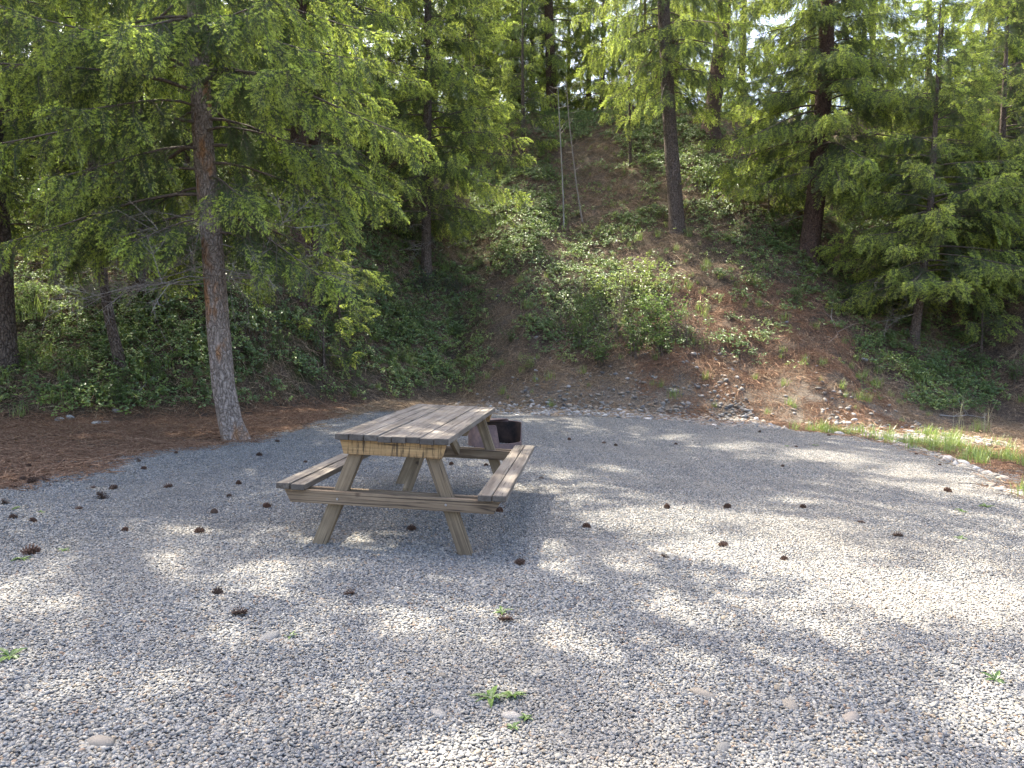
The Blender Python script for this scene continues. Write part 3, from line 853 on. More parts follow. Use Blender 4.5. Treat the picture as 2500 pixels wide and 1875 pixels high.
# ---- trees told apart in the photograph
b = hit2(512, 952)
s1 = b[1] / F * K
def px_path(pts, b):
    """trunk bends read from the photograph, kept in the plane through the base that faces the road"""
    s = b[1] / F * K
    return [((x - pts[0][0]) * s, 0, (pts[0][1] - y) * s) for x, y in pts]
pth = px_path([(512, 952), (497, 905), (484, 830), (475, 700), (466, 500), (452, 300), (446, 100), (442, -120)], b)
pth = [(pth[0][0] + .02, 0, -.3)] + pth
fir('big fir with scarred grey-brown trunk curving at the base beside the gravel', b, 19, .138, 2.6, 2.75, 201, thin=6.0, path=pth, fine=True, mat='bark_warm', dens=1.65, droop=.42, step=.125, blen_pow=1.2, dead_lo=2.0, ndead=26)
b = hit2(266, 800)
fir('slender fir leaning over the leafy slope, thin curved grey trunk', b, 8.5, .075, 2.7, 1.7, 202, path=[(0, 0, -.3)] + px_path([(266, 800), (252, 745), (238, 680), (228, 600), (218, 500), (210, 300)], b), dens=.75, droop=.4, dead_lo=1.2, ndead=14)
b = hit2(14, 800)
fir('fir with shadowed trunk on the slope past the slender leaning fir', b, 19, .15, 2.2, 2.5, 203, thin=7, dens=.9, droop=.4, dead_lo=1.0, ndead=8)
b = hit2(302, 640)
fir('thin pole fir standing between the slender leaning fir and the scarred trunk', b, 15, .09, 2.6, 1.9, 204, dens=.8, dead_lo=1.2, ndead=10)
b = hit2(408, 600)
fir('thin dark fir half hidden behind the scarred trunk', b, 9, .06, 2.4, 1.4, 205, dens=.7, dead_lo=1.0, ndead=8)
b = hit2(645, 640)
fir('mature fir with deeply furrowed dark trunk, one of a close pair', b, 24, .17, 3.0, 3.0, 206, thin=15, path=[(0, 0, -.3), (.02, 0, 2), (.1, .2, 8), (.2, .4, 24)], mat='bark_red', dens=1.1, blen_pow=.7, droop=.5, dead_lo=2.0, ndead=8)
b = hit2(672, 628)
fir('furrowed fir trunk growing right behind its twin', b, 22, .15, 4.2, 2.6, 207, thin=14, blen_pow=.65, path=[(0, 0, -.3), (.06, .05, 2), (.2, .3, 7), (.5, .5, 13.5)], mat='bark_red', dens=.7, droop=.5)
b = hit2(921, 590)
fir('young fir with low sweeping boughs above a blue-green bush on the bank', b, 20, .13, 1.35, 2.7, 208, thin=12, path=[(0, 0, -.3), (.0, 0, 2), (.08, 0, 5), (.1, 0, 20)], dens=1.3, blen_pow=.75, droop=.28, dead_lo=.6, ndead=12)
b = hit2(1462, 500)
fir('tall fir with long bare lower trunk in the middle of the bank', b, 21, .21, 3.9, 2.6, 209, thin=9, path=[(0, 0, -.3)] + px_path([(1462, 500), (1455, 400), (1440, 220), (1430, 60), (1424, -60)], b), dens=1.1, droop=.5)
b = hit2(1533, 292)
fir('straight fir near the ridge with reddish bare trunk', b, 17, .27, 4.2, 2.4, 210, path=[(0, 0, -.3)] + px_path([(1533, 292), (1545, 190), (1558, 60), (1566, -60)], b), mat='bark_red', dens=1.0, droop=.5)
b = hit2(1745, 556)
fir('broad dark fir with thick red-brown trunk above the bare bank', b, 17, .26, 1.9, 3.2, 211, path=[(0, 0, -.3)] + px_path([(1745, 556), (1760, 430), (1772, 200), (1776, 0)], b), mat='bark_red', dens=1.6, step=.14, blen_pow=.9, droop=.42, dead_lo=1.0, ndead=6)
b = hit2(1722, 225)
fir('dark straight trunk on the ridge behind the broad dark fir', b, 15, .24, 3.0, 2.4, 212, mat='bark_red', dens=.7, droop=.45)
b = hit2(1972, 742)
fir('young lime-tipped fir with slim grey trunk at the foot of the bank', b, 8.2, .105, 1.25, 2.75, 213, path=[(0, 0, -.3)] + px_path([(1972, 742), (1984, 650), (2000, 480), (2006, 300)], b), dens=2.0, step=.12, blen_pow=.9, droop=.25, dead_lo=.7, ndead=8)
b = hit2(2010, 470)
fir('bright pointed fir rising behind the young lime-tipped fir', b, 8.6, .11, .8, 2.4, 214, dens=1.8, step=.13, blen_pow=1.0, droop=.25)
b = hit2(2150, 640)
fir('bushy fir with boughs down to the ground at the end of the bank', b, 8.5, .11, .4, 2.8, 215, dens=2.0, step=.13, blen_pow=.9, droop=.3)
b = hit2(2195, 420)
fir('tall fir with heavy dark trunk behind the bushy fir', b, 16, .25, 3.0, 2.8, 216, dens=1.2, droop=.42)
b = hit2(1205, 214)
fir('thin fir on the skyline with sparse crown and dark stem', b, 12, .13, 3.5, 1.6, 217, dens=.55, droop=.4)
b = hit2(1310, 228)
fir('dark stemmed fir on the skyline beside the patch of open sky', b, 13, .2, 3.2, 1.9, 218, dens=.6, droop=.45)
b = hit2(1362, 360)
fir('small wispy fir with thin crooked stem high on the bank', b, 5.0, .05, 2.0, 1.3, 219, dens=.8, droop=.3)
b = hit2(1130, 350)
fir('yellow-green young fir on the upper bank beside pale bare stems', b, 6.5, .07, .7, 1.6, 220, dens=.9, droop=.3)
b = hit2(820, 420)
fir('dense mid-size fir on the bank between furrowed pair and young fir', b, 23, .16, 1.6, 2.7, 221, thin=13, dens=1.1, blen_pow=.7, droop=.35)
b = hit2(1020, 330)
fir('slim fir high on the bank behind the young fir with sweeping boughs', b, 17, .14, 1.6, 2.4, 222, thin=10, dens=.9, droop=.35)
b = hit2(130, 480)
fir('shaggy fir high on the slope above the slender leaning fir', b, 12, .15, 2.5, 2.2, 223, dens=.75, droop=.4)
b = hit2(520, 430)
fir('shaggy fir upslope of the scarred trunk', b, 12, .14, 2.2, 2.1, 224, dens=.75, droop=.4)
for (bx0, by0, h, sd0, lb) in [(-8.3, 8.6, 20, 231, 'tall fir overhanging the needle bed, its trunk out beyond the gravel'), (-8.9, 12.4, 20, 232, 'tall fir on the lower slope past the wide grass tuft'), (-11.8, 10.0, 19, 233, 'tall fir further along the needle bed')]:
    fir(lb, (bx0, by0, float(terrain(bx0, by0))), h, .17, 2.8, 2.8, sd0, dens=1.0, droop=.45, thin=7)
b = hit2(1255, 222)
fir('small bushy fir on the skyline under the patch of open sky', b, 6.5, .09, .6, 1.9, 241, dens=1.1, droop=.3)
b = hit2(1395, 240)
fir('small pale fir on the crest between the tall bare trunks', b, 7.5, .09, .8, 1.8, 242, dens=1.0, droop=.3)
for q, (px, d0, h, lb) in enumerate([(1150, 17.5, 12, 'full low-branched fir on the skyline above the young fir'), (1215, 20.5, 13, 'full fir on the skyline by the two bare saplings'), (1300, 18.5, 11, 'full fir on the skyline just past the bleached stem'), (1385, 23, 10, 'low fir behind the crest beneath the open sky'),
                                     (1465, 19.5, 12, 'full fir on the crest beside the dark skyline stem'), (1640, 20, 13, 'full fir filling the gap between the tall bare trunk and reddish trunk'), (1800, 21, 13, 'full fir on the crest past the reddish ridge trunk'), (1050, 19, 13, 'full fir on the crest above the furrowed pair')]):
    u = (px - 1250) / F; yy = 30.0
    for _ in range(6): yy = float(foot_y(u * yy)) + d0
    fir(lb, (u * yy, yy, float(terrain(u * yy, yy)) - .05), h, .12, .5, 2.5, 250 + q, dens=1.15, droop=.35, blen_pow=.7, thin=11)
# saplings
for (px, py, h, lb) in [(735, 735, 1.9, 'knee-high soft fir seedling among leaves before the furrowed trunks'), (700, 800, .9, 'small pale fir seedling in the leafy cover by the scarred trunk'),
                        (1660, 470, 3.2, 'pale sunlit fir sapling beside the broad dark fir'), (2120, 760, 1.6, 'low fir sapling at the foot of the bushy fir')]:
    b = hit2(px, py)
    fir(lb, b, h, .022, .25, .55 if h < 2 else 1.2, int(300 + px), dens=1.2, droop=.1, name='fir_sapling', sprsc=.85, step=.14)

# ---- firs crowding the ridge and the slope behind: copies of three kinds
protos = []
for k, (h, r0, lo, rc, dn) in enumerate([(14, .16, 1.6, 2.5, .8), (17, .2, 2.4, 2.8, .8), (12, .13, 1.0, 2.4, .85)]):
    protos.append(fir('tall fir crowding the top of the wooded ridge', (0, 0, 0), h, r0, lo, rc, 400 + k, dens=dn, droop=.42, group='firs crowding the ridge', mat='bark_red' if k == 1 else 'bark'))
rr = np.random.default_rng(77)
back = []
for gx_ in np.arange(-38, 40, 3.4):
    for dd0 in (16.5, 22.0, 28.0, 35.0):
        x = gx_ + rr.uniform(-1.3, 1.3); d = dd0 + rr.uniform(-1.6, 1.6)
        y = float(foot_y(x)) + d
        if abs(x / y) > .95 or (dd0 < 18 and rr.random() < .3): continue
        # openings where the photograph shows the sky or the bare bank
        pxx = 1250 + F * x / y
        if 1330 < pxx < 1880 and d < 14.5: continue
        if 1370 < pxx < 1430 and rr.random() < .85: continue
        if 2370 < pxx < 2430 and rr.random() < .7: continue
        if rr.random() < .16: continue
        back.append((x, y))
for i, (x, y) in enumerate(back):
    p = protos[i % 3]
    o = p if i < 3 else copy_tree(p)
    pxx = 1250 + F * x / y
    zone = 'upslope of the slender leaning fir' if pxx < 420 else 'upslope of the scarred trunk' if pxx < 700 else 'above the furrowed pair of trunks' if pxx < 1000 else 'behind the bleached white stem' if pxx < 1480 else 'behind the straight reddish ridge trunk' if pxx < 1800 else 'behind the broad dark fir' if pxx < 2120 else 'behind the bright pointed fir'
    o['label'] = ['medium fir', 'tall red-barked fir', 'shorter bushy fir'][i % 3] + ' on the ridge ' + zone
    o['group'] = 'ridge firs ' + zone
    s = rr.uniform(.82, 1.18)
    o.location = (x, y, float(terrain(x, y)) - .05); o.rotation_euler = (rr.normal(0, .02), rr.normal(0, .02), rr.uniform(0, 6.28)); o.scale = (s, s, s)

# ------------------------------------------------------------------ leafy plants
def leaf_geo(L, W, fold=.25, curl=.3):
    """an oval leaf of six triangles lying along +Y"""
    V = np.array([[0, 0, 0], [W * .5, L * .38, fold * W], [-W * .5, L * .38, fold * W], [0, L * .42, 0], [W * .36, L * .72, fold * W * .8 - curl * L * .1], [-W * .36, L * .72, fold * W * .8 - curl * L * .1], [0, L, -curl * L * .25]])
    T = np.array([[0, 1, 3], [0, 3, 2], [1, 4, 3], [3, 5, 2], [3, 4, 6], [3, 6, 5]])
    return V, T
def orient(V, d, up, p):
    d = d / (np.linalg.norm(d) + 1e-9); x = np.cross(d, up); x /= np.linalg.norm(x) + 1e-9; z = np.cross(x, d)
    return p + V[:, 0:1] * x + V[:, 1:2] * d + V[:, 2:3] * z
def herb(seed, n=10, h=.13, spread=.2, L=.036, lm='leaf_low'):
    """low creeping clump: thin stems each ending in three or five leaflets"""
    r = np.random.default_rng(seed); mb = MB()
    for q in range(n):
        a = r.uniform(0, 6.28); d0 = r.uniform(0, spread); p = np.array([d0 * math.cos(a), d0 * math.sin(a), 0])
        a2 = a + r.normal(0, .7); hh = h * r.uniform(.45, 1.15)
        e = p + np.array([math.cos(a2) * .07, math.sin(a2) * .07, hh])
        mb.tube(np.stack([p, (p + e) / 2 + r.normal(0, .01, 3), e]), [.002, .0015, .001], 3, m=1)
        for tier in range(r.integers(1, 3)):
            pt = e if tier == 0 else (p + 2 * e) / 3
            for w in range(r.integers(3, 6)):
                aw = r.uniform(0, 6.28); d = np.array([math.cos(aw), math.sin(aw), r.normal(.1, .35)])
                l = L * r.uniform(.65, 1.35); V, T = leaf_geo(l, l * r.uniform(.6, .85))
                mb.add(orient(V, d, np.array([r.normal(0, .25), r.normal(0, .25), 1.]), pt + d * .008), T=T)
    return mb.mesh('herb_clump', [M[lm], M['twig']])
def grass_geo(seed, n=34, h=.22, spread=.05, lm='grass', w=.0035, lean=.5):
    r = np.random.default_rng(seed); mb = MB()
    for q in range(n):
        a = r.uniform(0, 6.28); p = np.array([r.normal(0, spread), r.normal(0, spread), 0]); hh = h * r.uniform(.45, 1.15)
        o = np.array([math.cos(a), math.sin(a), 0]); s = np.linspace(0, 1, 5); le = lean * r.uniform(.2, 1.2)
        c = p + o * (hh * le * s ** 1.8)[:, None]; c[:, 2] = hh * (s - .35 * le * s ** 2.5)
        sd_ = np.cross(o, [0, 0, 1]) * w; ww = (1 - s ** 1.5)[:, None] + .08
        V = np.concatenate([c - sd_ * ww, c + sd_ * ww]); i = np.arange(4)
        mb.add(V, Q=np.stack([i, i + 1, i + 6, i + 5], 1))
    return mb.mesh('grass_tuft', [M[lm]])
def litter_geo(seed, n=70, size=.4, lm='litter'):
    r = np.random.default_rng(seed); mb = MB()
    for q in range(n):
        p = np.array([r.uniform(-size / 2, size / 2), r.uniform(-size / 2, size / 2), r.uniform(.002, .02)])
        a = r.uniform(0, 6.28); big = r.random() < .10
        ln = r.uniform(.1, .3) if big else r.uniform(.03, .09); w = r.uniform(.002, .004) if big else .0014
        d = np.array([math.cos(a), math.sin(a), r.normal(0, .12)]); e = p + d * ln
        mb.tube(np.stack([p, (p + e) / 2 + np.array([0, 0, r.uniform(0, .012)]) + r.normal(0, .008, 3), e]), [w, w, w * .5], 3)
    return mb.mesh('needle_litter', [M[lm]])
def shrub_parts(seed, h=.8, n=16, L=.04, spread=.55, twiggy=.3):
    """arching stems (one mesh) and the leaves along them (another)"""
    r = np.random.default_rng(seed); st = MB(); lf = MB()
    for q in range(n):
        a = r.uniform(0, 6.28); lean = r.uniform(.1, 1) * spread; hh = h * r.uniform(.55, 1.15)
        p0 = np.array([r.normal(0, .09), r.normal(0, .09), -.05])
        s = np.linspace(0, 1, 7); o = np.array([math.cos(a), math.sin(a), 0])
        P = p0 + o * (hh * lean * s ** 1.4)[:, None] + r.normal(0, .012, (7, 3)); P[:, 2] = -.05 + hh * (s - .18 * lean * s ** 2.2)
        st.tube(P, np.linspace(.005, .0015, 7), 4)
        bare = r.random() < twiggy
        shoots = [P]
        for g in range(r.integers(3, 7)):
            u = r.uniform(.3, .95); b0 = np.array([np.interp(u, s, P[:, c]) for c in range(3)])
            aw = r.uniform(0, 6.28); d = np.array([math.cos(aw), math.sin(aw), r.uniform(0, .9)]); ln = r.uniform(.1, .28) * h
            S = np.stack([b0, b0 + d * ln * .5, b0 + d * ln + np.array([0, 0, -.03])]); st.tube(S, [.002, .0015, .001], 3); shoots.append(S)
        for S in shoots:
            m = int(np.linalg.norm(S[-1] - S[0]) / .028 * (.12 if bare else 1))
            for g in range(m):
                u = r.uniform(.25 if S is P else .05, 1); k = u * (len(S) - 1); i = min(len(S) - 2, int(k)); f = k - i
                p = S[i] * (1 - f) + S[i + 1] * f; aw = r.uniform(0, 6.28)
                d = np.array([math.cos(aw), math.sin(aw), r.normal(.1, .35)]); l = L * r.uniform(.6, 1.3)
                V, T = leaf_geo(l, l * r.uniform(.55, .8)); lf.add(orient(V, d, np.array([r.normal(0, .3), r.normal(0, .3), 1.]), p), T=T)
    return st, lf
class Shrubs:
    def __init__(s): s.c = {}
    def proto(s, key, seed, lm, **kw):
        st, lf = shrub_parts(seed, **kw)
        s.c[key] = (st.mesh('stems', [M['twig']], True), lf.mesh('foliage', [M[lm]]))
    def place(s, key, x, y, scale, label, group=None, name='leafy_shrub', cat='shrub'):
        t = link(name, None, loc=(x, y, float(terrain(x, y))), rot=(RNG.normal(0, .08), RNG.normal(0, .08), RNG.uniform(0, 6.28)), scale=scale, label=label, cat=cat, group=group)
        link('stems', s.c[key][0], t, kind='stuff'); link('foliage', s.c[key][1], t, kind='stuff')
        return t
SH = Shrubs()
for k in range(3): SH.proto('g%d' % k, 500 + k, 'leaf', h=.75, n=18, L=.042)
for k in range(2): SH.proto('l%d' % k, 510 + k, 'leaf_lime', h=.8, n=16, L=.042)
SH.proto('j0', 520, 'leaf_blue', h=.55, n=34, L=.028, spread=.9, twiggy=0)
SH.proto('b0', 530, 'leaf', h=.8, n=20, L=.035, twiggy=.8)
SH.proto('r0', 540, 'leaf_lime', h=1.7, n=12, L=.035, spread=.5, twiggy=.1)

# shrub mound on the bank
mound = [(1300, 790, 'g0', 1.0), (1370, 775, 'g1', 1.1), (1430, 765, 'g2', 1.0), (1480, 745, 'b0', .9), (1250, 745, 'g0', .9), (1330, 740, 'b0', 1.1), (1400, 725, 'g1', 1.1), (1450, 715, 'g2', .9),
         (1215, 715, 'b0', .9), (1280, 700, 'g2', .9), (1345, 690, 'b0', 1.1), (1400, 680, 'l0', .9), (1300, 660, 'l1', .9), (1360, 640, 'l0', 1.0), (1410, 635, 'l1', .9), (1520, 760, 'b0', .7), (1260, 665, 'b0', .9)]
gname = {'g': 'green leafy shrub in the big thicket on the bank', 'b': 'half bare twiggy shrub in the big thicket on the bank', 'l': 'lime-green sunlit shrub on the crown of the big bank thicket'}
for px, py, k, s in mound:
    x, y, z = hit2(px, py); SH.place(k, x, y, s * 1.35, gname[k[0]], 'shrubs in the thicket on the bank (%s)' % {'g': 'green', 'b': 'twiggy', 'l': 'lime'}[k[0]])
for px, py, k, s, lb in [(910, 640, 'j0', 1.5, 'blue-green bushy shrub under the young fir'), (980, 632, 'j0', 1.1, 'smaller blue-green shrub beside the bushy one under the young fir'),
                         (1145, 800, 'l0', .55, 'bright low shrub at the edge of the footpath gully'), (1100, 745, 'g1', .6, 'small green shrub beside the footpath gully'),
                         (1985, 690, 'r0', 1.15, 'tall shrub with pale small leaves in front of the young lime-tipped fir'),
                         (1830, 660, 'g0', .8, 'dark green shrub below the broad dark fir'), (1720, 660, 'g1', .7, 'low green shrub on the red needle bank'),
                         (1640, 625, 'g2', .8, 'low dark shrub under the tall fir trunk'), (1155, 540, 'g0', .8, 'small shaded shrub at the top of the gully'),
                         (2110, 800, 'g2', .8, 'green shrub at the foot of the bushy fir'), (2190, 830, 'g1', .9, 'leafy shrub spilling onto the stony verge'), (2080, 850, 'g0', .5, 'small leafy shrub above the cobbles')]:
    x, y, z = hit2(px, py); SH.place(k, x, y, s, lb)
# ridge-top broadleaf shrubs, sunlit
rr = np.random.default_rng(9)
for px, py in [(1270, 215), (1330, 205), (1400, 225), (1600, 225), (1650, 230), (960, 245), (1040, 230), (1100, 225), (1160, 235), (880, 255), (1500, 230), (760, 260), (640, 260), (180, 290), (60, 300), (330, 290), (1890, 260), (2070, 300)]:
    x, y, z = hit2(px, py); SH.place('l%d' % rr.integers(0, 2), x, y, rr.uniform(1.6, 2.6), 'yellow-green broadleaf shrub on the ridge top ' + ('above the scarred trunk' if px < 700 else 'above the young fir' if px < 1180 else 'beside the bare sunlit crest' if px < 1480 else 'behind the reddish ridge trunk' if px < 1800 else 'behind the bright pointed fir'), 'shrubs along the ridge top')
# green shrubs dotted over the leafy slope
rr = np.random.default_rng(19)
for q in range(46):
    px, py = rr.uniform(20, 1040), rr.uniform(640, 890)
    if 470 < px < 520 and py > 860: continue
    if px > 860 and py < 690: continue
    x, y, z = hit2(px, py)
    if hill_d(x, y) < .3: continue
    SH.place('g%d' % rr.integers(0, 3), x, y, rr.uniform(.35, .75), 'low green shrub on the slope ' + ('past the slender leaning fir' if px < 250 else 'between the slender leaning fir and the scarred trunk' if px < 470 else 'between the scarred trunk and the furrowed pair' if px < 680 else 'between the furrowed pair and the footpath'), 'shrubs on the leafy slope')

HERB = [source('herb_clump', herb(600 + k)) for k in range(4)] + [source('lime_herb', herb(610 + k, lm='leaf_lime')) for k in range(2)]
ng_herb = gn_instances('herb_pieces', HERB)
GRS = [source('grass_tuft_source', grass_geo(620 + k)) for k in range(3)]
ng_grass = gn_instances('grass_pieces', GRS)
LIT = [source('needle_litter_patch', litter_geo(630 + k)) for k in range(4)] + [source('red_litter_patch', litter_geo(636 + k, 130, .35, 'redlitter')) for k in range(2)]
ng_lit = gn_instances('litter_pieces', LIT)
def slope_scatter(n, prob, seed, xr=(-19, 17), dr=(-2, 16), over=-.02):
    r = np.random.default_rng(seed); x = r.uniform(*xr, n); d = r.uniform(*dr, n); y = foot_y(x) + d
    ok = (np.abs(x / y) < 1.2) & (r.random(n) < prob(x, y, d)) & (poly_sdf(x, y) + .16 * fbm(x, y, 1.6) < over - np.abs(r.normal(0, .04, n)) + (r.random(n) < .3) * max(over, 0) * 2)
    x, y = x[ok], y[ok]
    sx = (terrain(x + .1, y) - terrain(x - .1, y)) / .2; sy = (terrain(x, y + .1) - terrain(x, y - .1)) / .2
    up = np.stack([-sx, -sy, np.ones_like(sx)], 1); up /= np.linalg.norm(up, axis=1)[:, None]
    return r, x, y, up
def tilt_euler(up, yaw, amount=1.0):
    Z = up * amount + np.array([0, 0, 1.]) * (1 - amount); Z /= np.linalg.norm(Z, axis=1)[:, None]
    ref = np.stack([np.cos(yaw), np.sin(yaw), np.zeros_like(yaw)], 1)
    Y = np.cross(Z, ref); Y /= np.linalg.norm(Y, axis=1)[:, None]; X = np.cross(Y, Z)
    return mats_to_euler(X, Y, Z)
def gap_path(x, d): return 1 - np.exp(-((x + .35 - .3 * np.sin(d * .9)) / .42) ** 2) * (1 - ss(3, 6, d))
def p_herb(x, y, d):
    left = (1 - ss(-1.4, .2, x)) * ss(.15, .7, d) * (1 - .65 * ss(6, 10, d))
    right = .75 * ss(1.6, 2.8, d) * (1 - .7 * ss(3.0, 4.5, x) * (1 - ss(6, 8, x)) * (1 - ss(5, 7, d)))
    rr_ = .8 * ss(6.8, 8.2, x) * ss(.4, 1.2, d) * (1 - ss(4, 6, d))
    cl = np.maximum(.5 + .9 * fbm(x, y, 1.3), .5 * (x < -.8) * (d < 4.5))
    return np.clip(np.maximum(np.maximum(left * .95, right), rr_) * np.clip(cl, .06, 1) * .75, 0, 1) * gap_path(x, d)
r, x, y, up = slope_scatter(47000, p_herb, 61)
z = terrain(x, y); lime = r.random(len(x)) < .3
scatter('ground_cover', np.stack([x, y, z], 1), tilt_euler(up, r.uniform(0, 6.28, len(x)), .6), r.uniform(.7, 1.5, len(x)), np.where(lime, 4 + r.integers(0, 2, len(x)), r.integers(0, 4, len(x))), ng_herb, kind='stuff', label='low green leafy plants carpeting the slope', cat='plants')
def p_grass(x, y, d):
    a = .05 + .2 * np.clip(fbm(x + 9, y, 1.0), 0, 1)
    sd0 = poly_sdf(x, y); verge = (x > 4.6) * (sd0 > -1.7) * (y < 13.9) * np.clip(.1 + .35 * (x > 5.6) + 1.5 * fbm(x, y, 2.6), .04, 1)
    return np.clip(np.maximum(a * ss(0, .8, d) * (1 - ss(0, 1, x) * .5), verge), 0, 1)
r, x, y, up = slope_scatter(33000, p_grass, 62, dr=(-8, 16))
scatter('grass', np.stack([x, y, terrain(x, y)], 1), tilt_euler(up, r.uniform(0, 6.28, len(x)), .3), r.uniform(.5, 1.3, len(x)), r.integers(0, 3, len(x)), ng_grass, kind='stuff', label='thin green grass on slope and verge', cat='grass')
def p_lit(x, y, d): return np.clip(.75 * (1 - .6 * np.exp(-((d - .4) / .6) ** 2) * ss(-1, 0, x) * (1 - ss(3, 4, x))), 0, 1)
r, x, y, up = slope_scatter(30000, p_lit, 63, dr=(-9, 16), over=.1)
scatter('needle_litter', np.stack([x, y, terrain(x, y)], 1), tilt_euler(up, r.uniform(0, 6.28, len(x))), r.uniform(.8, 1.5, len(x)), np.where((x > 2.8) & (x < 8) & (hill_d(x, y) < 5) & (r.random(len(x)) < .75) | (x < -3) & (hill_d(x, y) < .3), r.integers(4, 6, len(x)), r.integers(0, 4, len(x))), ng_lit, kind='stuff', label='fallen brown needles and twigs on the forest floor', cat='needles')

# grass tufts one can tell apart
TUFT = [grass_geo(640, 60, .34, .09), grass_geo(641, 46, .28, .07), grass_geo(642, 12, .75, .05, 'straw', .003, .5)]
for px, py, k, s, lb in [(1140, 668, 0, 1.2, 'bright grass tuft glowing on the bank beside the thicket'), (1985, 830, 1, 1.4, 'dark grass tuft below the slim grey trunk'), (2080, 835, 1, 1.1, 'brownish grass tuft near the leafy verge'),
                         (80, 690, 0, 1.7, 'wide bright grass tuft on the slope past the slender leaning fir'), (195, 660, 0, 1.1, 'upright grass tuft on the slope above the slender leaning fir'),
                         (2065, 950, 0, .9, 'sunny grass tuft at the corner of the gravel'), (2110, 935, 0, 1.0, 'sunny grass tuft among pale cobbles'), (2150, 965, 1, .9, 'short grass tuft on the verge beside the gravel'),
                         (2075, 925, 2, 1.0, 'tall straw-coloured grass stalks at the corner of the gravel'), (2130, 930, 2, .9, 'leaning dry grass stalks on the sunny verge'),
                         (300, 800, 1, .9, 'grass tuft at the root of the slender leaning fir'), (120, 870, 1, 1.0, 'grass tuft by the white stones near the needle bed')]:
    x, y, z = hit2(px, py)
    link('grass_tuft', TUFT[k], loc=(x, y, z - .01), rot=(0, 0, RNG.uniform(0, 6.28)), scale=s, label=lb, cat='grass tuft')

# ------------------------------------------------------------------ stones
def stone_mesh(seed, name='river_stone', mat='cobble', cuts=3):
    r = np.random.default_rng(seed); V = IV2.copy()
    for q in range(3):
        V = V * (1 + .09 * np.sin(V @ r.normal(0, 2.0, (3, 1)) + r.uniform(0, 6)))
    for q in range(cuts):
        n_ = r.normal(size=3); n_ /= np.linalg.norm(n_); h = r.uniform(.68, .9); d = V @ n_
        V = V - np.clip(d - h, 0, None)[:, None] * n_ * .8
    V = V * np.array([r.uniform(.95, 1.25), r.uniform(.7, .95), r.uniform(.42, .66)])
    return make_mesh(name, V, IF2, [M[mat]], smooth=True)
STONES = [stone_mesh(700 + k) for k in range(8)]
ng_stone = gn_instances('cobble_pieces', [source('cobble_source', m) for m in STONES])
r = np.random.default_rng(71)
N = 24000
_cx = PADP[3:23, 0]; _cy = PADP[3:23, 1]; _o = np.argsort(_cx)
x = r.uniform(-1.2, 8.4, N); y0 = np.interp(x, _cx[_o], _cy[_o]); d = np.where(r.random(N) < .72, -.3 + np.abs(r.normal(.15, .95, N)), r.exponential(1.0, N)) ; y = y0 + d
dens = .5 + .5 * ss(2.6, 4.4, x); dens = np.where(d > .6, dens * .6, dens)
ok = (r.random(N) < dens * (1 - .65 * (x > 6.8))) & (poly_sdf(x, y) < np.abs(r.normal(0, .16, N)))
x, y, d = x[ok], y[ok], d[ok]
sz = .014 + .062 * r.beta(1.2, 3.4, len(x)) + .016 * ss(3.2, 5, x) * r.random(len(x))
order = np.argsort(-(sz + .015 * (x < 3)))
big, small = order[:280], order[280:]
z = terrain(x, y)
scatter('cobbles', np.stack([x, y, z + sz * .25], 1)[small], np.stack([r.normal(0, .35, len(small)), r.normal(0, .35, len(small)), r.uniform(0, 6.28, len(small))], 1), sz[small], r.integers(0, 8, len(small)), ng_stone, kind='stuff', label='small rounded cobbles heaped along the foot of the bank', cat='cobbles')
def m_cob(name, c):
    t = NT(name); v = t.coord('Object', rnd=True); n = t.noise(v, 2.2, 5, .6); n2 = t.noise(v, 12, 3)
    t.col(t.mix(.55, c, t.ramp(n, [(.3, .5), (.7, 1.)]), 'MULTIPLY'), .8, .3); t.bump(n2, .25, .1); return t.m
CC = {'white': (.44, .42, .385), 'grey': (.27, .26, .245), 'tan': (.31, .26, .20), 'dark grey': (.13, .13, .13)}
CM = {}
for c, v in CC.items():
    M['cob_' + c] = m_cob('cobble_' + c.replace(' ', '_'), v)
    CM[c] = [stone_mesh(740 + len(CM) * 4 + k, 'river_stone', 'cob_' + c) for k in range(4)]
for i in big:
    zone = 'beyond the fire ring' if x[i] < 1.0 else 'on bare soil below the big thicket' if x[i] < 3.0 else 'in the heap at the end of the thicket' if x[i] < 4.6 else 'below the fallen red needles' if x[i] < 6.2 else 'near the sunny grassy verge'
    c = r.choice(list(CC), p=[.16, .40, .26, .18])
    szn = 'large' if sz[i] > .062 else 'rounded'
    link('river_stone', CM[c][r.integers(0, 4)], loc=(x[i], y[i], z[i] + sz[i] * .3), rot=(r.normal(0, .3), r.normal(0, .3), r.uniform(0, 6.28)), scale=sz[i], label='%s %s cobble %s' % (szn, c, zone), cat='stone', group='cobbles along the foot of the bank')
_tw = NT('white_stone'); _tw.col(_tw.ramp(_tw.noise(_tw.coord('Object'), 5, 4), [(.3, (.17, .16, .145)), (.7, (.36, .345, .315))]), .8); M['whitestone'] = _tw.m
WS = stone_mesh(790, 'white_stone', cuts=9); WS.materials.clear(); WS.materials.append(M['whitestone'])
for px, py, s, lb in [(236, 1037, .10, 'flat white stone lying at the edge of the needle bed'), (257, 1035, .075, 'small white stone touching the flat white one'), (283, 1006, .075, 'upright white stone in the leaves above the flat pair'),
                      (146, 1027, .085, 'grey-white stone half hidden in grass'), (171, 1023, .08, 'rounded grey stone beside the half hidden one'), (2110, 880, .10, 'tall pale stone stuck in the bare soil bank')]:
    X, Y, Z = hit(px, py)
    link('stone', WS, loc=(X, Y, Z + s * .12), rot=(RNG.normal(0, .3), RNG.normal(0, .3), RNG.uniform(0, 6)), scale=(s, s * .85, s * .8), label=lb, cat='stone')
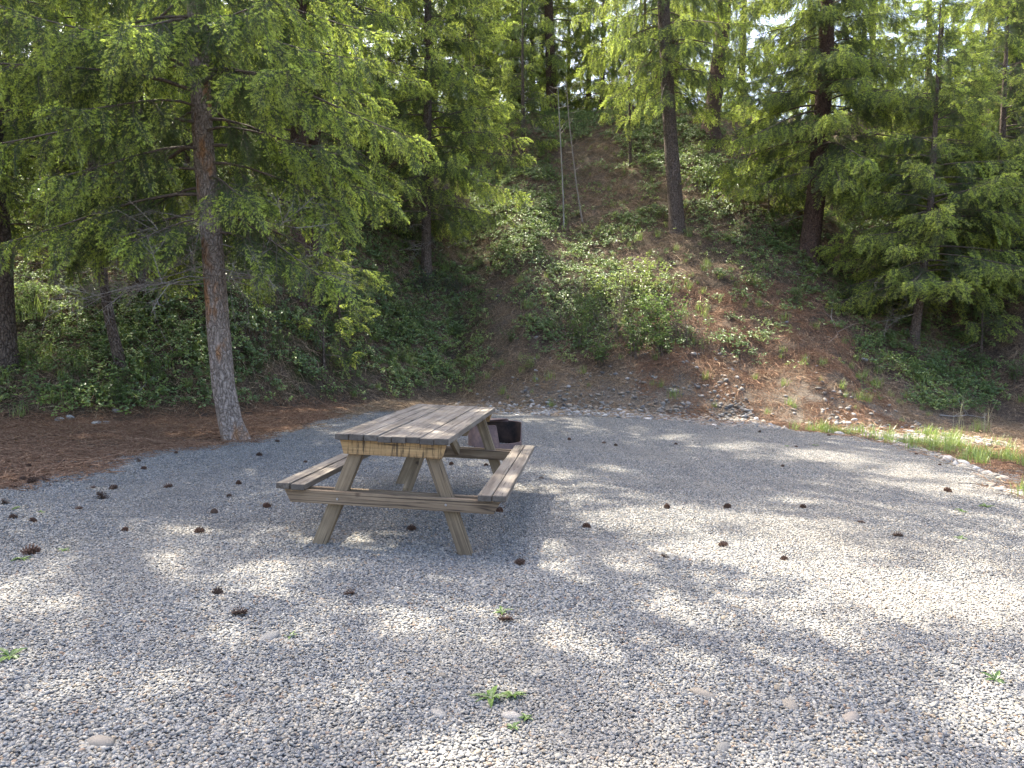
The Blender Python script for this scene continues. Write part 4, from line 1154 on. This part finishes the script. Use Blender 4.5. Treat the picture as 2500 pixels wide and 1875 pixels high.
for px, py, s, lb in [(657, 1572, .055, 'long flat pale stone on the gravel near a small weed'), (250, 1830, .055, 'large cream stone bedded in the foreground gravel'), (1070, 1762, .038, 'smooth tan stone on the gravel before the dandelion'), (1252, 1766, .04, 'dark blue-grey stone beside the dandelion'),
                      (1320, 1602, .026, 'small round tan stone on a sunlit patch of gravel'), (1718, 1712, .052, 'flat blue-grey slab on the gravel'), (1928, 1741, .05, 'pale blue smooth stone in the foreground gravel'), (2078, 1770, .042, 'pinkish flat stone on sunlit gravel'),
                      (1688, 1538, .04, 'wide flat grey stone level with the gravel'), (1850, 1462, .035, 'light round stone on the gravel past the cones'), (1802, 1342, .035, 'grey stone lying beside an open cone'), (1764, 1845, .035, 'brownish smooth stone at the front of the gravel')]:
    X, Y, Z = hit(px, py)
    link('stone', STONES[RNG.integers(0, 8)], loc=(X, Y, Z + .024), rot=(RNG.normal(0, .12), RNG.normal(0, .12), RNG.uniform(0, 6)), scale=(s, s * .8, s * .7), label=lb, cat='stone')

# ------------------------------------------------------------------ pine cones
def cone_mesh(seed, openness):
    r = np.random.default_rng(seed); mb = MB()
    n = 52
    core = np.array([[0, 0, z] for z in np.linspace(-.9, .95, 7)]); mb.tube(core, [.08, .2, .24, .22, .18, .1, .03], 7)
    for q in range(n):
        f = q / (n - 1); zc = -.85 + 1.75 * f; a = q * 2.39996
        R = .86 * math.sin(math.pi * (.18 + .76 * f)) ** .8 * r.uniform(.92, 1.06); w = .20 * (1 - .45 * abs(f - .45))
        up_ = -.25 + 1.1 * f + openness
        o = np.array([math.cos(a), math.sin(a), 0]); s = np.array([-math.sin(a), math.cos(a), 0]); zz = np.array([0, 0, 1.])
        b0 = o * .15 + zz * zc; e = o * R + zz * (zc + up_ * .28); t = np.array([0, 0, .07])
        V = [b0 - s * w * .4, b0 + s * w * .4, e + s * w, e - s * w, e + o * .05 + t * 1.2, e - t]
        mb.add(V, T=[[3, 2, 4], [3, 5, 2]], Q=[[0, 1, 2, 3]])
        mb.add([b0 - s * w * .3 - t, b0 + s * w * .3 - t, V[5] , V[5]-s*.01], Q=[[0, 1, 2, 3]])
    return mb.mesh('pine_cone', [M['cone']])
CONES = [cone_mesh(800 + k, o) for k, o in enumerate([.0, .25, .1, -.15])]
special = {(66, 1207): ('large grey-brown cone beside a green weed on the gravel', .058), (222, 1085): ('large dark open cone alone on the gravel near the needle bed', .056), (1093, 1354): ('reddish open cone on a sunlit patch in front of the table', .044),
           (516, 1340): ('red-brown open cone lying on open gravel', .044), (470, 1295): ('closed grey cone standing on the gravel', .036), (889, 1154): ('open cone lying under the near end of the picnic table', .042), (1079, 1113): ('cone under the end of the bench on the thicket side', .04),
           (1123, 1229): ('dull brown cone in front of the table leg', .042), (1938, 1167): ('orange-brown cone on gravel near the grassy verge', .042), (2047, 1068): ('dark open cone near the grassy corner of the gravel', .05), (70, 1050): ('black cone at the rim of the needle bed', .052)}
cones = list(special) + [(62, 1012), (12, 1097), (28, 1128), (72, 1136), (200, 1063), (245, 1064), (170, 1108), (270, 1156), (430, 1160), (463, 1117), (577, 1104), (516, 1053), (362, 1061), (310, 1020), (495, 1080), (756, 1296), (1095, 1068), (1050, 1012), (975, 1010), (1170, 1040), (1267, 1147), (1437, 1215), (1441, 1105), (1571, 1105), (1562, 1189), (1735, 1104), (1693, 1219), (1860, 1137), (1979, 986), (1790, 945), (1730, 935), (1720, 970), (1690, 1013), (1330, 968), (1305, 962), (1230, 955), (1460, 965), (2030, 1010), (1884, 945), (100, 1045), (140, 1000), (230, 995), (50, 1042), (300, 1004), (30, 1060), (90, 985), (380, 985), (560, 990), (600, 960), (660, 1005), (1550, 930), (1640, 938)]
for px, py in cones:
    X, Y, Z = hit2(px, py)
    lb, s = special.get((px, py), (None, RNG.uniform(.028, .044)))
    on = poly_sdf(np.array(X), np.array(Y)) > 0
    if lb is None:
        lb = 'brown pine cone on the fallen needles beside the gravel' if not on else 'pine cone on gravel between the table and the needle bed' if X < -1.7 else 'pine cone on open gravel in front of the table' if Y < 4.6 else 'pine cone on gravel close around the table and fire ring' if X < .35 else 'pine cone on gravel near the row of cobbles' if Y > 9.5 else 'pine cone on open gravel between table and grassy verge'
    side = True
    link('pine_cone', CONES[RNG.integers(0, 4)], loc=(X, Y, Z + (.018 if on else .004) + s * .8 * (.62 if side else .8)), rot=(1.45 + RNG.normal(0, .25) if side else RNG.normal(0, .2), RNG.normal(0, .2), RNG.uniform(0, 6.28)), scale=s * .8, label=lb, cat='pine cone',
         group=None if (px, py) in special else ('cones on the gravel' if on else 'cones beside the gravel'))

# ------------------------------------------------------------------ weeds on the gravel
def weed_mesh(seed, n=9, L=.09):
    r = np.random.default_rng(seed); mb = MB()
    for q in range(n):
        a = q * 2.4 + r.normal(0, .3); l = L * r.uniform(.6, 1.2); V, T = leaf_geo(l, l * .3, .2, 1.0)
        d = np.array([math.cos(a), math.sin(a), r.uniform(.1, .6)]); mb.add(orient(V, d, np.array([0, 0, 1.]), np.array([0, 0, .0])), T=T)
    return mb.mesh('weed', [M['leaf'], M['leaf_lime']])
WEEDS = [weed_mesh(850 + k, 8 + 2 * k) for k in range(3)]
for px, py, s, lb in [(1062, 1528, 1.15, 'dark green dandelion rosette in the foreground gravel'), (1108, 1520, .8, 'bright weed touching the dandelion rosette'), (1085, 1336, .8, 'flat yellow-green weed beside the reddish cone'), (630, 1390, .6, 'tiny weed beside the long flat pale stone'),
                      (22, 1436, 1.0, 'two-leaved weed sprig in gravel below the big cone'), (48, 1220, .9, 'green weed under the large grey-brown cone'), (2150, 1486, .8, 'dark weed in the gravel below the grassy verge'), (140, 1200, .6, 'pale small weed on sunlit gravel by the large cone'), (2078, 1112, .9, 'grassy weed clump in the gravel'), (2130, 1102, 1.1, 'flat spreading weed by the verge'),
                      (2075, 1172, .7, 'leafy weed on the gravel near the verge'), (1138, 1572, .5, 'small weed sprig before the dandelion'), (1108, 1592, .5, 'tiny dark weed at the front of the dandelion'), (1760, 967, .9, 'green weed near the far rim of the gravel'), (1700, 968, .7, 'dry yellowish weed near the far rim'), (33, 1108, .5, 'small lime weed by the cones'), (90, 1116, .5, 'tiny lime weed near a pair of cones')]:
    X, Y, Z = hit2(px, py)
    link('weed', WEEDS[RNG.integers(0, 3)], loc=(X, Y, Z + .03), rot=(RNG.normal(0, .1), RNG.normal(0, .1), RNG.uniform(0, 6)), scale=s * .78, label=lb, cat='weed')

# ------------------------------------------------------------------ dead stems and fallen branches
def stem(name, label, pts, r0, mat, twigs=0, seed=0, cat='dead tree'):
    r = np.random.default_rng(seed); mb = MB(); b = pts[0]
    P = np.array(pts) - np.array(b); mb.tube(P, np.linspace(r0, r0 * .35, len(P)), 7)
    tw = MB()
    for q in range(twigs):
        u = r.uniform(.3, 1); k = u * (len(P) - 1); i = min(len(P) - 2, int(k)); p = P[i] + (P[i + 1] - P[i]) * (k - i)
        d = r.normal(0, 1, 3); d[2] = abs(d[2]) * .8; d /= np.linalg.norm(d); ln = r.uniform(.2, .7)
        tw.tube(np.stack([p, p + d * ln * .5 + r.normal(0, .02, 3), p + d * ln]), [.006, .004, .002], 4)
    t = link(name, None, loc=b, label=label, cat=cat)
    link('stem', mb.mesh('stem', [M[mat]], True), t)
    if twigs: link('twigs', tw.mesh('twigs', [M[mat]], True), t, kind='stuff')
def stem_px(pts): 
    b = hit2(*pts[0]); s = b[1] / F * K
    return [(b[0] + (x - pts[0][0]) * s, b[1], b[2] + (pts[0][1] - y) * s) for x, y in pts]
stem('dead_sapling', 'bleached white bare stem standing in the middle of the bank', stem_px([(1218, 492), (1216, 420), (1212, 340), (1208, 270), (1204, 190)]), .026, 'whitewood', 6, 1)
stem('dead_sapling', 'thin grey forked stem beside the bleached white one', stem_px([(1258, 480), (1246, 410), (1236, 330), (1228, 260), (1222, 180)]), .028, 'deadtwig', 10, 2)
stem('bare_sapling', 'dark thin leafless sapling on the skyline', stem_px([(1100, 215), (1112, 150), (1118, 80), (1135, 20)]), .06, 'twig', 12, 3)
stem('bare_sapling', 'dark thin skyline sapling leaning beside another', stem_px([(1118, 217), (1128, 150), (1134, 90), (1150, 20)]), .05, 'twig', 12, 4)
def fallen(label, pts, r0, mat, seed):
    pts = [hit2(*p) for p in pts]; P = [(x, y, z + .03 + .02 * (i % 2)) for i, (x, y, z) in enumerate(pts)]
    stem('fallen_branch', label, P, r0, mat, 6, seed, 'branch')
fallen('long grey fallen branch on the slope above the needle bed', [(300, 850), (335, 815), (370, 780), (392, 745)], .012, 'deadtwig', 11)
fallen('bent pale stick hanging over the cut bank', [(1800, 650), (1795, 690), (1810, 725), (1790, 745)], .015, 'deadtwig', 12)
fallen('pale curved root lying on the fallen red needles', [(2030, 900), (2060, 905), (2090, 900), (2130, 908)], .014, 'whitewood', 13)
fallen('bleached branch end beside the young fir trunk', [(950, 545), (985, 530), (1020, 520)], .02, 'whitewood', 14)
fallen('thin fallen stick lying across the red needle bank', [(1700, 590), (1740, 600), (1790, 598)], .012, 'deadtwig', 15)
fallen('dead stick in the thicket leaning to the footpath', [(1180, 760), (1230, 720), (1265, 690)], .012, 'deadtwig', 16)
fallen('grey fallen branch under the bushy fir', [(2000, 800), (2060, 770), (2130, 735)], .014, 'deadtwig', 17)
